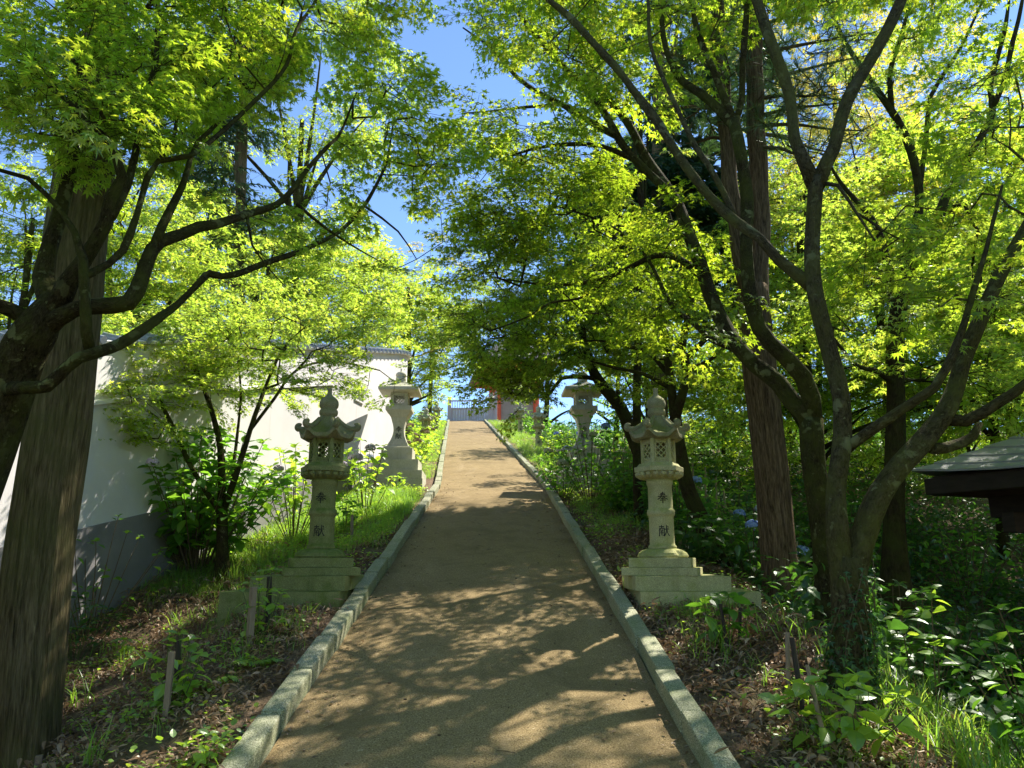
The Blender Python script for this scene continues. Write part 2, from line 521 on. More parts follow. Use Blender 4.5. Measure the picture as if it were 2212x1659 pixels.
# ---------------------------------------------------------------- writing brushed on the lanterns
HO = [[(.3, .85), (.7, .87)], [(.25, .72), (.76, .74)], [(.06, .575), (.5, .59), (.95, .61)], [(.5, .98), (.45, .75), (.33, .52), (.04, .31)],
      [(.54, .60), (.7, .45), (.98, .32)], [(.33, .40), (.68, .42)], [(.23, .245), (.78, .265)], [(.5, .5), (.5, .25), (.5, -.03)]]
KEN = [[(.04, .83), (.5, .86)], [(.28, .99), (.27, .68)], [(.09, .68), (.085, .35), (.07, .0)], [(.09, .67), (.5, .69), (.49, .3), (.49, .04), (.41, .1)],
       [(.19, .61), (.25, .52)], [(.4, .61), (.34, .52)], [(.16, .46), (.43, .47)], [(.15, .30), (.43, .31)], [(.29, .46), (.29, .06)],
       [(.54, .62), (.98, .65)], [(.74, .97), (.73, .6), (.66, .3), (.49, .0)], [(.75, .6), (.82, .3), (1.0, .02)], [(.83, .90), (.94, .77)]]

def kanji(g, strokes, size, place, wid=.08):
    for s in strokes:
        p = crom(np.array([(a, b, 0) for a, b in s]), .05)[:, :2]
        t = np.gradient(p, axis=0); t /= np.linalg.norm(t, axis=1)[:, None] + 1e-9
        nn = np.stack([-t[:, 1], t[:, 0]], 1)
        k = np.linspace(0, 1, len(p))
        w = wid * (.62 + .5 * np.abs(k - .45)) * np.where(k > .93, .8, 1)
        a, b = (p + nn * w[:, None] * .5 - .5) * size, (p - nn * w[:, None] * .5 - .5) * size
        V = np.concatenate([a, b])
        m = len(p)
        i = np.arange(m - 1)
        g.add(place(V), np.stack([i, i + 1, m + i + 1, m + i], 1))

M_INK = m_plain('black_paint', (.012, .012, .012), (.03, .03, .028), 20, .7, .05)
M_ST_MOSS = m_stone('mossy_stone', (.22, .235, .10), (.10, .11, .035), (.34, .35, .17), (.09, .14, .012), .95)
M_ST_PALE = m_stone('weathered_stone', (.43, .405, .22), (.22, .21, .10), (.55, .52, .32), (.24, .27, .03), .75)
M_ST_GREY = m_stone('grey_granite', (.46, .45, .35), (.30, .30, .20), (.56, .55, .45), (.32, .33, .14), .4)
M_ST_ROOF = m_stone('roof_stone', (.28, .265, .16), (.11, .105, .055), (.39, .37, .25), (.16, .18, .03), .85)
M_DARKIN = m_plain('lantern_inside', (.03, .03, .025), (.06, .06, .05))

def hexpt(a, rc):
    s = math.pi / 3
    b = a % s - s / 2
    return rc * math.cos(s / 2) / np.cos(b)

def hex_roof(g, rc, h, z0, r0):
    """Six-sided concave cap with lifted corners ending in scrolls.  Corners at multiples of 60 degrees."""
    n, K = 96, 12
    a = np.arange(n) / n * 2 * math.pi
    cor = np.clip(np.cos(6 * a / 2) ** 2, 0, 1)        # one at the corners
    cor = np.abs(np.cos(3 * a)) ** 7
    rings = []
    for k in range(K + 1):
        u = k / K
        rr = (1 - u) * r0 + u * hexpt(a, rc)
        z = z0 + h * (1 - u) ** 1.75 + cor * .045 * u ** 3 + .012 * cor * u * (1 - u) * 4 - (1 - cor) * 0.012 * u ** 2
        rings.append(np.stack([rr * np.cos(a), rr * np.sin(a), z], 1))
    e = rings[-1].copy(); e[:, 2] -= .032; rings.append(e)
    e = rings[-1].copy(); e[:, :2] *= .9; e[:, 2] -= .012 - .0 * cor; rings.append(e)
    rings.append(ring(n, rc * .56, z0 - .05, poly=6))
    loft(g, rings, True, True)
    for c in range(6):
        th = c * math.pi / 3
        dx, dy = math.cos(th), math.sin(th)
        q = []
        for k in range(9):                               # hip rib
            u = k / 8
            r = (1 - u) * r0 + u * rc
            q.append((r * dx, r * dy, z0 + h * (1 - u) ** 1.75 + .045 * u ** 3 + .05 * u * (1 - u) + .008))
        for k in range(1, 11):                           # curled end
            f = k / 10 * 3.7
            rad = .021 * (1 - .3 * k / 10)
            q.append(((rc + rad * math.sin(f)) * dx, (rc + rad * math.sin(f)) * dy, z0 + .053 + rad * (1 - math.cos(f)) * .95))
        tube(g, q, np.concatenate([np.linspace(.015, .027, 9), np.linspace(.029, .022, 10)]), 8, cap=True)

def lattice(g, w, h, place, d=.008, n=4, t=.007, fw=.012):
    """Diagonal stone lattice with its rim, in a w x h opening; place(u, v, depth)."""
    def bar(p, q, wd, dep):
        p, q = np.array(p, float), np.array(q, float)
        e = (q - p) / np.linalg.norm(q - p)
        nn = np.array([-e[1], e[0]]) * wd / 2
        c = [p + nn, p - nn, q - nn, q + nn]
        V = np.array([[*a, s] for s in (-dep, dep) for a in c])
        g.add(place(V), np.array([[0, 1, 2, 3], [7, 6, 5, 4], [0, 4, 5, 1], [1, 5, 6, 2], [2, 6, 7, 3], [3, 7, 4, 0]]))
    for (a, b) in (((-w / 2, -h / 2), (w / 2, -h / 2)), ((-w / 2, h / 2), (w / 2, h / 2)), ((-w / 2, -h / 2), (-w / 2, h / 2)), ((w / 2, -h / 2), (w / 2, h / 2))):
        bar(a, b, fw, d * 1.4)
    k = (w + h) / n
    for s in (1, -1):
        c = -(w + h) / 2 + k * .5
        while c < (w + h) / 2:
            # line u*s + v = c
            pts = []
            for u in (-w / 2, w / 2):
                v = c - s * u
                if -h / 2 <= v <= h / 2: pts.append((u, v))
            for v in (-h / 2, h / 2):
                u = (c - v) * s
                if -w / 2 < u < w / 2: pts.append((u, v))
            if len(pts) >= 2: bar(pts[0], pts[1], t, d * (1 if s > 0 else .8))
            c += k

def hex_lantern(label, loc, group, mats, out=1.0, steps=True, detail=True):
    """Six-sided standing lantern on stepped plinths.  loc is the ground point under it."""
    mp, ms, mr = mats
    L = thing('stone_lantern', label, 'stone lantern', loc, group)
    x0, y0, z = loc
    def part(nm, g, m, par=L, sm=False):
        return mesh(nm, np.concatenate(g.V), [np.concatenate(f) for f in g.F.values()], m, par, local=True, smooth=sm)
    if steps:
        for (w, h, dx, rz) in ((.94, .40, .20 * out, 0), (.76, .115, .085 * out, 0), (.605, .064, 0, R(-18) * out), (.50, .078, 0, R(-18) * out)):
            g = Geo()
            box(g, (dx, (w - .5) * .12, hex_lantern.z + h / 2), (w, w, h), rz, .006)
            hex_lantern.z += h
            part('plinth_step', g, mp)
    b = hex_lantern.z
    hex_lantern.z = hex_lantern.z0
    g = Geo()                                            # lotus base
    n = 48
    a = np.arange(n) / n * 2 * math.pi
    pet = np.abs(np.sin(3 * a + math.pi / 2 * 0))
    rings = [ring(n, .205, b), ring(n, .213, b + .012)]
    for r, zz, k in ((.212, .022, .3), (.205, .04, 1), (.175, .062, .8), (.135, .072, .2), (.118, .076, 0)):
        q = ring(n, r, b + zz)
        q[:, :2] *= (1 - .10 * k * (1 - pet ** .5))[:, None]
        q[:, 2] -= .006 * k * (1 - pet ** .5)
        rings.append(q)
    loft(g, rings)
    part('lotus_base', g, mp, sm=False)
    g = Geo()                                            # shaft
    prof = [(.118, .07), (.118, .098), (.108, .104), (.104, .125), (.1035, .33), (.106, .336), (.1065, .346), (.115, .352), (.1175, .375), (.115, .398), (.106, .404), (.103, .41), (.1015, .60), (.106, .606), (.112, .62), (.113, .66)]
    loft(g, [ring(48, r, b + zz) for r, zz in prof])
    sh = part('shaft', g, ms, sm=True)
    for st, zc in ((HO, .498), (KEN, .222)):
        g = Geo()
        def place(V, zc=zc):
            th = V[:, 0] / .106
            return np.stack([.1065 * np.sin(th), -.1065 * np.cos(th), V[:, 1] + b + zc], 1)
        kanji(g, st, .094, place, .105)
        part('lettering', g, M_INK, sh)
    g = Geo()                                            # platform with lotus underside
    a48 = math.pi / 6 * 0
    c1 = b + .66
    rings = [ring(48, .113, c1 - .004), ring(48, .125, c1), ring(48, .165, c1 + .022), ring(48, .192, c1 + .05, poly=6), ring(48, .212, c1 + .06, poly=6), ring(48, .214, c1 + .098, poly=6), ring(48, .206, c1 + .103, poly=6), ring(48, .19, c1 + .106, poly=6), ring(48, .168, c1 + .132, poly=6)]
    loft(g, rings)
    for k in range(18):                                  # petals
        th = (k + .5) / 18 * 2 * math.pi
        e = np.array([[.135, .006], [.16, .018], [.188, .04], [.2, .056]])
        tube(g, [((r - .002) * math.cos(th), (r - .002) * math.sin(th), c1 + zz) for r, zz in e], [.006, .02, .024, .012], 6)
    part('platform', g, mp)
    fz = c1 + .132                                       # firebox
    g, gl = Geo(), Geo()
    fh, rc = .212, .142
    ap = rc * math.cos(math.pi / 6)
    for k in range(6):
        th = k * math.pi / 3
        box(g, (rc * .93 * math.cos(th), rc * .93 * math.sin(th), fz + fh / 2), (.034, .03, fh), th, .003)
        tm = th + math.pi / 6
        for zc, hh in ((.017, .034), (fh - .014, .028)):
            box(g, ((ap - .013) * math.cos(tm), (ap - .013) * math.sin(tm), fz + zc), (.022, rc * .93, hh), tm, .002)
        def place(V, tm=tm):
            r = ap - .008 + V[:, 2]
            return np.stack([r * math.cos(tm) - V[:, 0] * math.sin(tm), r * math.sin(tm) + V[:, 0] * math.cos(tm), fz + .106 + V[:, 1]], 1)
        lattice(gl, .098, .142, place, n=5, t=.0085)
    box(g, (0, 0, fz + .006), (.15, .15, .012))
    fb = part('firebox', g, ms)
    part('lattice', gl, ms, fb)
    g = Geo()
    hex_roof(g, .248, .145, fz + fh + .045, .075)
    part('roof', g, mr, sm=False)
    g = Geo()                                            # jewel finial
    t0 = fz + fh + .19
    prof = [(.07, 0), (.06, .012), (.058, .018), (.076, .026), (.081, .04), (.081, .056), (.075, .066), (.066, .070), (.072, .078), (.082, .09), (.084, .11), (.08, .13), (.066, .148), (.045, .162), (.028, .172), (.021, .185), (.019, .205), (.022, .222), (.023, .226)]
    loft(g, [ring(32, r, t0 - .006 + zz * 1.22) for r, zz in prof])
    part('finial', g, mr, sm=True)
    return L
hex_lantern.z = hex_lantern.z0 = 0.0

def sq(w, z, n=8, d=None):
    """Square ring with n points a side."""
    k = np.linspace(-.5, .5, n, endpoint=False)
    e = np.full(n, .5)
    p = np.concatenate([np.stack([k, -e], 1), np.stack([e, k], 1), np.stack([-k, e], 1), np.stack([-e, -k], 1)])
    return np.column_stack([p[:, 0] * w, p[:, 1] * (d or w), np.full(4 * n, z)])

def square_lantern(label, loc, group, rz=0.0):
    L = thing('stone_lantern', label, 'stone lantern', loc, group, rz)
    def part(nm, g, m=M_ST_GREY, par=L, sm=False):
        return mesh(nm, np.concatenate(g.V), [np.concatenate(f) for f in g.F.values()], m, par, local=True, smooth=sm)
    z = -.35
    for w, h in ((1.06, .55), (1.03, .158), (.86, .216), (.60, .236)):
        g = Geo(); box(g, (0, 0, z + h / 2), (w, w, h - .002), 0, .006); z += h
        part('plinth_step', g)
    b = z
    g = Geo(); loft(g, [sq(.52, b), sq(.52, b + .022), sq(.49, b + .04)]); part('base_moulding', g)
    b += .04
    g = Geo()
    u = np.linspace(0, 1, 17)
    wid = np.interp(u, [0, .06, .2, .4, .55, .7, .85, 1], [.42, .40, .305, .225, .20, .215, .26, .315])
    wid = np.convolve(np.pad(wid, 1, mode='edge'), [.25, .5, .25], 'valid')
    loft(g, [sq(w, b + q * .59, 10) for w, q in zip(wid, u)])
    sh = part('shaft', g, sm=False)
    for st, q0 in ((HO, .60), (KEN, .37)):
        g = Geo()
        def place(V, q0=q0):
            zz = q0 * .59 + V[:, 1]
            ww = np.interp(zz / .59, u, wid)
            return np.stack([V[:, 0], -ww / 2 - .004, b + zz], 1)
        kanji(g, st, .125, place, .10)
        part('lettering', g, M_INK, sh)
    b += .59
    g = Geo(); loft(g, [sq(.315, b), sq(.34, b + .015), sq(.40, b + .07), sq(.47, b + .125), sq(.51, b + .128), sq(.51, b + .213)]); part('platform', g)
    b += .213
    g, gl = Geo(), Geo()
    fh, fw = .28, .345
    for sx in (-1, 1):
        for sy in (-1, 1):
            box(g, (sx * (fw / 2 - .035), sy * (fw / 2 - .035), b + fh / 2), (.07, .07, fh), 0, .004)
    for k in range(4):
        th = k * math.pi / 2
        for zc, hh in ((.028, .056), (fh - .03, .06)):
            box(g, ((fw / 2 - .03) * math.cos(th), (fw / 2 - .03) * math.sin(th), b + zc), (.05, fw - .14, hh), th, .003)
        def place(V, th=th):
            r = fw / 2 - .022 + V[:, 2]
            return np.stack([r * math.cos(th) - V[:, 0] * math.sin(th), r * math.sin(th) + V[:, 0] * math.cos(th), b + .137 + V[:, 1]], 1)
        lattice(gl, .205, .165, place, n=6, t=.012, fw=.01)
    fb = part('firebox', g)
    part('lattice', gl, M_ST_GREY, fb)
    b += fh
    g = Geo()
    rings = [sq(.40, b), sq(.76, b + .012), sq(.785, b + .02), sq(.79, b + .07), sq(.77, b + .082)]
    for q in (.2, .4, .6, .8, 1.0):
        rings.append(sq(.77 * (1 - q) + .2 * q, b + .082 + .15 * q ** 1.35))
    loft(g, rings); part('roof', g)
    b += .232
    g = Geo()
    loft(g, [ring(28, r, b + zz) for r, zz in [(.115, 0), (.115, .02), (.095, .025), (.1, .04), (.107, .075), (.1, .112), (.085, .118), (.09, .125), (.108, .14), (.105, .18), (.075, .215), (.03, .228), (.018, .24), (.016, .29), (.008, .30)]])
    part('finial', g, sm=True)
    return L

# the two near lanterns
PL = P(692, 1205, 6.45); PR = P(1432, 1205, 6.45)
for (p, out, lab, mats) in ((PL, -1, 'mossy six-sided stone lantern left of the path, in front of the young maple', (M_ST_MOSS, M_ST_MOSS, M_ST_ROOF)),
                            (PR, 1, 'pale six-sided stone lantern right of the path, before the red-barked tree', (M_ST_PALE, M_ST_PALE, M_ST_ROOF))):
    hex_lantern(lab, (float(p[0]), float(p[1]), float(p[2] - .657)), 'stone lanterns lining the path', mats, out)
p = P(860, 1000, 14.6)
zb = float(P(860, 1056, 14.1)[2])
square_lantern('grey square stone lantern with waisted lettered shaft below the curved wall end', (float(p[0]), 14.6, zb), 'stone lanterns lining the path', R(2))
p2 = P(1260, 900, 14.6)
square_lantern('grey square stone lantern half hidden by hydrangeas right of the path', (float(p2[0]), 14.6, zb), 'stone lanterns lining the path', R(2))
for (px, top, Y, lab) in ((921, 881, 24.5, 'small pale lantern up the left border, just past the curved wall end'),
                          (944, 868, 33.0, 'small dark lantern farthest up the left border, behind sunlit hydrangeas'),
                          (1163, 876, 23.5, 'small pale lantern up the right border, beside the blue hydrangea'),
                          (1124, 868, 31.0, 'small pale lantern farther up the right border, under the maple boughs')):
    tp = P(px, top, Y)
    base = float(tp[2]) - 2.077
    hex_lantern(lab, (float(tp[0]), Y, base), 'stone lanterns lining the path', (M_ST_PALE, M_ST_PALE, M_ST_GREY), -1 if px < 1000 else 1)

# ---------------------------------------------------------------- white garden wall on the left
t = NT('white_plaster')
o = t.coord('Object')
n1, n2 = t.noise(o, 1.1, 6, .65), t.noise(o, 60, 3, .6)
st = t.noise(t.coord('Object', (3, 3, .25)), 1.6, 4, .7)
col = t.ramp(n1, [(.3, (.66, .64, .65)), (.7, (.76, .74, .755))])
col = t.mix(t.math('MULTIPLY', t.ramp(st, [(.58, (0, 0, 0)), (.78, (1, 1, 1))]), .45), col, (.44, .42, .36))
M_WALL = t.fin(col, .85, t.bump(t.math('ADD', n1, n2), .25, .008), .2)
M_PLINTH = m_plain('grey_plinth_render', (.20, .19, .20), (.27, .26, .265), 3, .85, .2)
M_TILE = m_plain('blue_grey_tile', (.16, .19, .25), (.26, .29, .36), 5, .45, .1, spec=.5)
M_WHITE = m_plain('white_sill', (.70, .69, .70), (.78, .77, .78), 5, .7, .05)
ysw = np.arange(2.2, 17.01, .3)
pl = [(-4.2 + .181 * (y - 7.5), y) for y in ysw]
ex, ey = pl[-1]
hd = math.atan2(1, .181)
cx, cy = ex - .9 * math.sin(hd), ey + .9 * math.cos(hd)
for k in range(1, 13):
    a = hd - math.pi / 2 + k / 12 * R(115)
    pl.append((cx + .9 * math.cos(a), cy + .9 * math.sin(a)))
for k in range(1, 8):
    h2 = hd + R(115)
    pl.append((pl[-1][0] + .35 * math.cos(h2), pl[-1][1] + .35 * math.sin(h2)))
pl = np.array(pl)
tg = np.gradient(pl, axis=0); tg /= np.linalg.norm(tg, axis=1)[:, None]
nr = np.stack([tg[:, 1], -tg[:, 0]], 1)                  # outward, towards the path
yl = np.minimum(pl[:, 1], 17.2)
top = np.interp(yl, [2, 6.4, 9.1, 16.7, 18], [2.3, 3.46, 4.25, 6.22, 6.40])
bnd = 1.86 + .218 * (yl - 7.28)
WL = thing('garden_wall', 'long white plastered wall with grey base and tiled top beside the left slope', 'wall', (float(pl[20][0]), float(pl[20][1]), 1.0))
def strip(prof, nm, m, par=WL):
    """prof: list of (offset outward, height array) around the section."""
    g = Geo()
    loft_rings = [np.column_stack([pl + nr * o_, h_]) for o_, h_ in prof]
    n = len(pl)
    V = np.concatenate(loft_rings)
    i = np.arange(n - 1)
    k = len(prof)
    Q = np.concatenate([np.stack([a * n + i, a * n + i + 1, ((a + 1) % k) * n + i + 1, ((a + 1) % k) * n + i], 1) for a in range(k)])
    e = np.array([[a * n for a in range(k)], [a * n + n - 1 for a in range(k)][::-1]])
    return mesh(nm, V, [Q, e], m, par)
led = top - .63
strip([(0, bnd), (0, top), (-.25, top), (-.25, bnd)], 'plaster_face', M_WALL)
gnd = np.minimum(G(pl[:, 0], pl[:, 1]), G(pl[:, 0] + .4, pl[:, 1])) - .4
strip([(.035, gnd), (.035, bnd), (-.28, bnd), (-.28, gnd)], 'base_band', M_PLINTH)
msk = (pl[:, 1] < 13.2)
keep = (pl, nr)
pl, nr = pl[:int(msk[:45].sum())], nr[:int(msk[:45].sum())]
strip([(.05, led[:len(pl)]), (.05, led[:len(pl)] + .035), (.003, led[:len(pl)] + .055), (.003, led[:len(pl)])], 'ledge', M_WHITE)
pl, nr = keep
cop = strip([(.07, top + .003), (.085, top + .035), (-.12, top + .085), (-.33, top + .035), (-.32, top + .003)], 'coping', M_WHITE)
g = Geo()
ds = np.concatenate([[0], np.cumsum(np.linalg.norm(np.diff(pl, axis=0), axis=1))])
for s_ in np.arange(.1, ds[-1], .23):                    # ridge tiles across the coping
    x, y, h = np.interp(s_, ds, pl[:, 0]), np.interp(s_, ds, pl[:, 1]), np.interp(s_, ds, top)
    nx_, ny_ = np.interp(s_, ds, nr[:, 0]), np.interp(s_, ds, nr[:, 1])
    q = [(x + nx_ * a, y + ny_ * a, h + z_) for a, z_ in ((.10, .045), (-.12, .105), (-.34, .045))]
    tube(g, q, .045, 8, cap=True)
g.build('ridge_tile', M_TILE, cop)
q = P(787, 851, 14.2)
w_y = 14.2
w_x = -4.2 + .181 * (w_y - 7.5)
zz = float(P(787, 851, w_y)[2])
g = Geo()
th = math.atan2(.181, 1)
for dz, du, sz in ((.15, 0, (.03, .42, .03)), (-.15, 0, (.03, .42, .03)), (0, .2, (.03, .03, .27)), (0, -.2, (.03, .03, .27))):
    box(g, (w_x + .015 + du * .178, w_y + du, zz + dz), sz, -th)
do = g.build('drain_opening', M_WHITE, WL)
g = Geo(); box(g, (w_x + .004, w_y, zz), (.012, .37, .27), -th); g.build('grate', M_PLINTH, do)  # dark slab stands in for the shade inside the opening

# ---------------------------------------------------------------- gate at the head of the path
M_GATE = m_plain('grey_timber', (.42, .36, .35), (.55, .48, .47), 6, .8, .2, stretch=(9, 9, .8))
gy = 43.3
gl_, gr_ = P(967, 900, gy), P(1073, 900, gy)
zg = float(zk(gy)) - .10
gx0, gx1 = float(gl_[0]), float(gr_[0])
gw = gx1 - gx0
GT = thing('timber_gate', 'low grey timber gate with boards and balusters closing the head of the path', 'gate', ((gx0 + gx1) / 2, gy, zg))
for x, h, w in ((gx0 + .1, 1.50, .22), ((gx0 + gx1) / 2 + .1, 1.36, .13), (gx1 - .06, 1.82, .16)):
    g = Geo(); box(g, (x, gy, zg + h / 2), (w, .16, h), 0, .01); box(g, (x, gy, zg + h + .02), (w * 1.12, .2, .04), 0, .01)
    g.build('gate_post', M_GATE, GT)
for a, b in ((gx0 + .21, (gx0 + gx1) / 2 + .03), ((gx0 + gx1) / 2 + .17, gx1 - .15)):
    g = Geo()
    nb = 8
    for k in range(nb):
        w = (b - a) / nb
        box(g, (a + (k + .5) * w, gy + .01, zg + .43), (w * .95, .04, .80), 0, .004)
    pn = g.build('board_panel', M_GATE, GT)
    g = Geo()
    for k in range(9):
        box(g, (a + (k + .5) * (b - a) / 9, gy, zg + 1.08), (.035, .035, .46))
    g.build('baluster', M_GATE, GT)
    for z_ in (.05, .85, 1.31):
        g = Geo()
        box(g, ((a + b) / 2, gy - .01, zg + z_), (b - a, .07, .07), 0, .005)
        g.build('rail', M_GATE, GT)

# stone lantern beyond the gate
tp = P(1062, 846, 46)
square_lantern('pale broad-capped stone lantern beyond the gate, under the red eaves', (float(tp[0]), 46, float(tp[2]) - 2.46), 'stone lanterns lining the path')

# ---------------------------------------------------------------- vermilion hall beyond the gate
M_RED = m_plain('vermilion_paint', (.62, .09, .03), (.72, .14, .05), 4, .6, .05)
M_HROOF = m_plain('grey_roof_tile', (.10, .10, .11), (.18, .18, .19), 4, .6, .3)
M_PALEW = m_plain('cream_plaster', (.30, .26, .20), (.38, .33, .26), 3, .8, .1)
n0, f0 = P(1046, 778, 52.0), P(1020, 835, 60.5)
hz = float(n0[2])
HL = thing('temple_hall', 'vermilion temple hall with deep raftered eaves beyond the gate', 'building', (.5, 57, float(G(.5, 57))))
e_s = np.array([f0[0] - n0[0], f0[1] - n0[1]]); eL = np.linalg.norm(e_s); e_s /= eL
e_x = np.array([e_s[1], -e_s[0]])
def hp(a, b, z): return np.array([n0[0] + e_s[0] * a + e_x[0] * b, n0[1] + e_s[1] * a + e_x[1] * b, z])
DX = 5.6
g = Geo()
rise = 3.2
A, B, D_, E_ = hp(-.3, -.3, hz + .25), hp(eL + .3, -.3, hz + .25), hp(eL + .3, DX, hz + .25), hp(-.3, DX, hz + .25)
Rg = [hp(2.9, DX / 2, hz + rise), hp(eL - 2.9, DX / 2, hz + rise)]
lowv = [v - np.array([0, 0, .22]) for v in (A, B, D_, E_)]
V = np.array([A, B, D_, E_, *Rg, *lowv])
g.add(V, np.array([[0, 1, 5, 4], [2, 3, 4, 5], [0, 6, 7, 1], [1, 7, 8, 2], [2, 8, 9, 3], [3, 9, 6, 0], [6, 9, 8, 7]]), np.array([[3, 0, 4], [1, 2, 5]]))
g.build('roof', M_HROOF, HL)
ang = math.atan2(e_s[1], e_s[0])
g = Geo()
for tier, (z_, ins, ln) in enumerate(((-.09, .15, 1.3), (-.3, 1.2, 1.2))):
    for k in range(44):                                  # rafters below the eaves
        a = .1 + k * (eL - .2) / 43
        c = hp(a, ins + ln / 2, hz + z_)
        box(g, c, (.09, ln, .12), ang)
    for k in range(60):
        c = hp(ins + ln / 2, .3 + k * (DX - .6) / 59, hz + z_)
        box(g, c, (ln, .09, .12), ang)
    box(g, hp(eL / 2, ins + .05, hz + z_ - .13), (eL - .2 - 2 * ins, .14, .14), ang)
    box(g, hp(ins + .05, DX / 2, hz + z_ - .13), (.14, DX - .4 - 2 * ins, .14), ang)
g.build('rafter', M_RED, HL)
g = Geo()
zb_ = float(G(.5, 57))
box(g, hp(eL / 2, DX / 2, (zb_ + hz - .4) / 2), (eL - 5, DX - 2.8, hz - .4 - zb_), ang)
g.build('wall', M_PALEW, HL)
for a in (2.4, eL / 2, eL - 2.4):
    for b in (1.35, DX - 1.35):
        g = Geo()
        tube(g, [hp(a, b, zb_ - .2), hp(a, b, hz - .35)], .22, 14, cap=True)
        g.build('column', M_RED, HL)

# ---------------------------------------------------------------- pavilion roof in the hollow on the right
M_COPPER = m_plain('grey_roof_sheet', (.20, .21, .25), (.31, .32, .37), 3, .38, .08, spec=.5)
M_DKWOOD = m_plain('dark_timber', (.018, .013, .011), (.045, .033, .027), 5, .75, .2, stretch=(1, 1, 5))
c0 = np.array([4.28, 8.02]); zE = 2.47
ee = np.array([.393, -.92]); pp = np.array([.92, .393]); SD = 3.7
def vp(a, b, z): return np.array([*(c0 + ee * a + pp * b), z])
ctr = vp(SD / 2, SD / 2, 0)
PV_ = thing('pavilion', 'small open pavilion with a stepped grey metal roof in the hollow', 'pavilion', (ctr[0], ctr[1], float(G(ctr[0], ctr[1]))))
g = Geo()
NS = 11
for k in range(NS):
    q0, q1 = k / NS, (k + 1.08) / NS
    rs = []
    for q, dz in ((q0, 0.0), (q0, .02), (min(q1, 1), .003)):
        h = (SD / 2) * (1 - q)
        z_ = zE + 1.0 * (q ** 1.12) + dz
        c4 = [(SD / 2 - h, SD / 2 - h), (SD / 2 + h, SD / 2 - h), (SD / 2 + h, SD / 2 + h), (SD / 2 - h, SD / 2 + h)]
        pts = []
        for i in range(4):                               # corners sweep up a little
            a, b = np.array(c4[i]), np.array(c4[(i + 1) % 4])
            for u in np.linspace(0, 1, 8, endpoint=False):
                w = a * (1 - u) + b * u
                lift = .10 * (abs(2 * u - 1) ** 2.5) * (1 - q)
                pts.append(vp(w[0], w[1], z_ + lift - .05))
        rs.append(np.array(pts))
    loft(g, rs, cap0=(k == 0), cap1=(k == NS - 1))
rf = g.build('roof', M_COPPER, PV_)
g = Geo()
box(g, vp(SD / 2, SD / 2, zE + 1.02), (.3, .3, .12), 0, .02); g.build('cap', M_COPPER, rf)
g = Geo()
av = math.atan2(ee[1], ee[0])
for a, b, sx, sy in ((SD / 2, .12, SD - .2, .10), (SD / 2, SD - .12, SD - .2, .10), (.12, SD / 2, .10, SD - .4), (SD - .12, SD / 2, .10, SD - .4)):
    box(g, vp(a, b, zE - .13), (sx, sy, .17), av, .01)
box(g, vp(SD / 2, SD / 2, zE - .04), (SD - .3, SD - .3, .04), av)
g.build('eaves_board', M_DKWOOD, PV_)
for b in (.75, SD - .75):
    g = Geo(); box(g, vp(SD / 2, b, zE - .34), (SD - .7, .14, .22), av, .01); g.build('beam', M_DKWOOD, PV_)
for a in (.75, SD - .75):
    g = Geo(); box(g, vp(a, SD / 2, zE - .52), (.13, SD - .7, .20), av, .01); g.build('beam', M_DKWOOD, PV_)
for a in (.75, SD - .75):
    for b in (.75, SD - .75):
        q = vp(a, b, 0)
        g = Geo(); z0_ = float(G(q[0], q[1])) - .2
        box(g, (q[0], q[1], (z0_ + zE - .3) / 2), (.15, .15, zE - .3 - z0_), av, .01)
        g.build('post', M_DKWOOD, PV_)

# ---------------------------------------------------------------- bamboo fence behind the right lantern
M_BAM = m_plain('old_bamboo', (.20, .165, .075), (.34, .28, .14), 9, .6, .1, stretch=(1, 1, .4))
BF = thing('bamboo_fence', 'open fence of thin bamboo poles and rails behind the right lantern', 'fence', (3.0, 11.5, float(G(3.0, 11.5))))
fpts = np.array([[2.05, 14.8], [2.45, 12.9], [2.95, 11.2], [3.7, 10.5], [4.8, 10.6]])
fr = crom(np.column_stack([fpts, np.zeros((len(fpts), 2))]), .1)[:, :2]
sl_ = np.concatenate([[0], np.cumsum(np.linalg.norm(np.diff(fr, axis=0), axis=1))])
for k, s_ in enumerate(np.arange(.05, sl_[-1], .235)):
    x, y = np.interp(s_, sl_, fr[:, 0]), np.interp(s_, sl_, fr[:, 1])
    z_ = float(G(x, y))
    h = 1.12 + rng.normal(0, .06)
    tl = rng.normal(0, .025, 2)
    g = Geo()
    q = np.array([(x + tl[0] * u, y + tl[1] * u, z_ - .15 + (h + .15) * u) for u in np.linspace(0, 1, 7)])
    tube(g, q, .014 + .002 * rng.normal(), 7, cap=True)
    for u in (1, 2, 3, 4, 5):
        tube(g, [q[u] - [0, 0, .006], q[u] + [0, 0, .006]], .0165, 7)
    g.build('pole', M_BAM, BF)
for hh in (.32, .85):
    g = Geo()
    q = np.array([(a, b, float(G(a, b)) + hh) for a, b in fr])
    q[:, 2] = np.convolve(np.pad(q[:, 2], 6, mode='edge'), np.ones(13) / 13, 'valid')
    tube(g, q + [0, -.022, 0], .014, 7, cap=True)
    g.build('rail', M_BAM, BF)

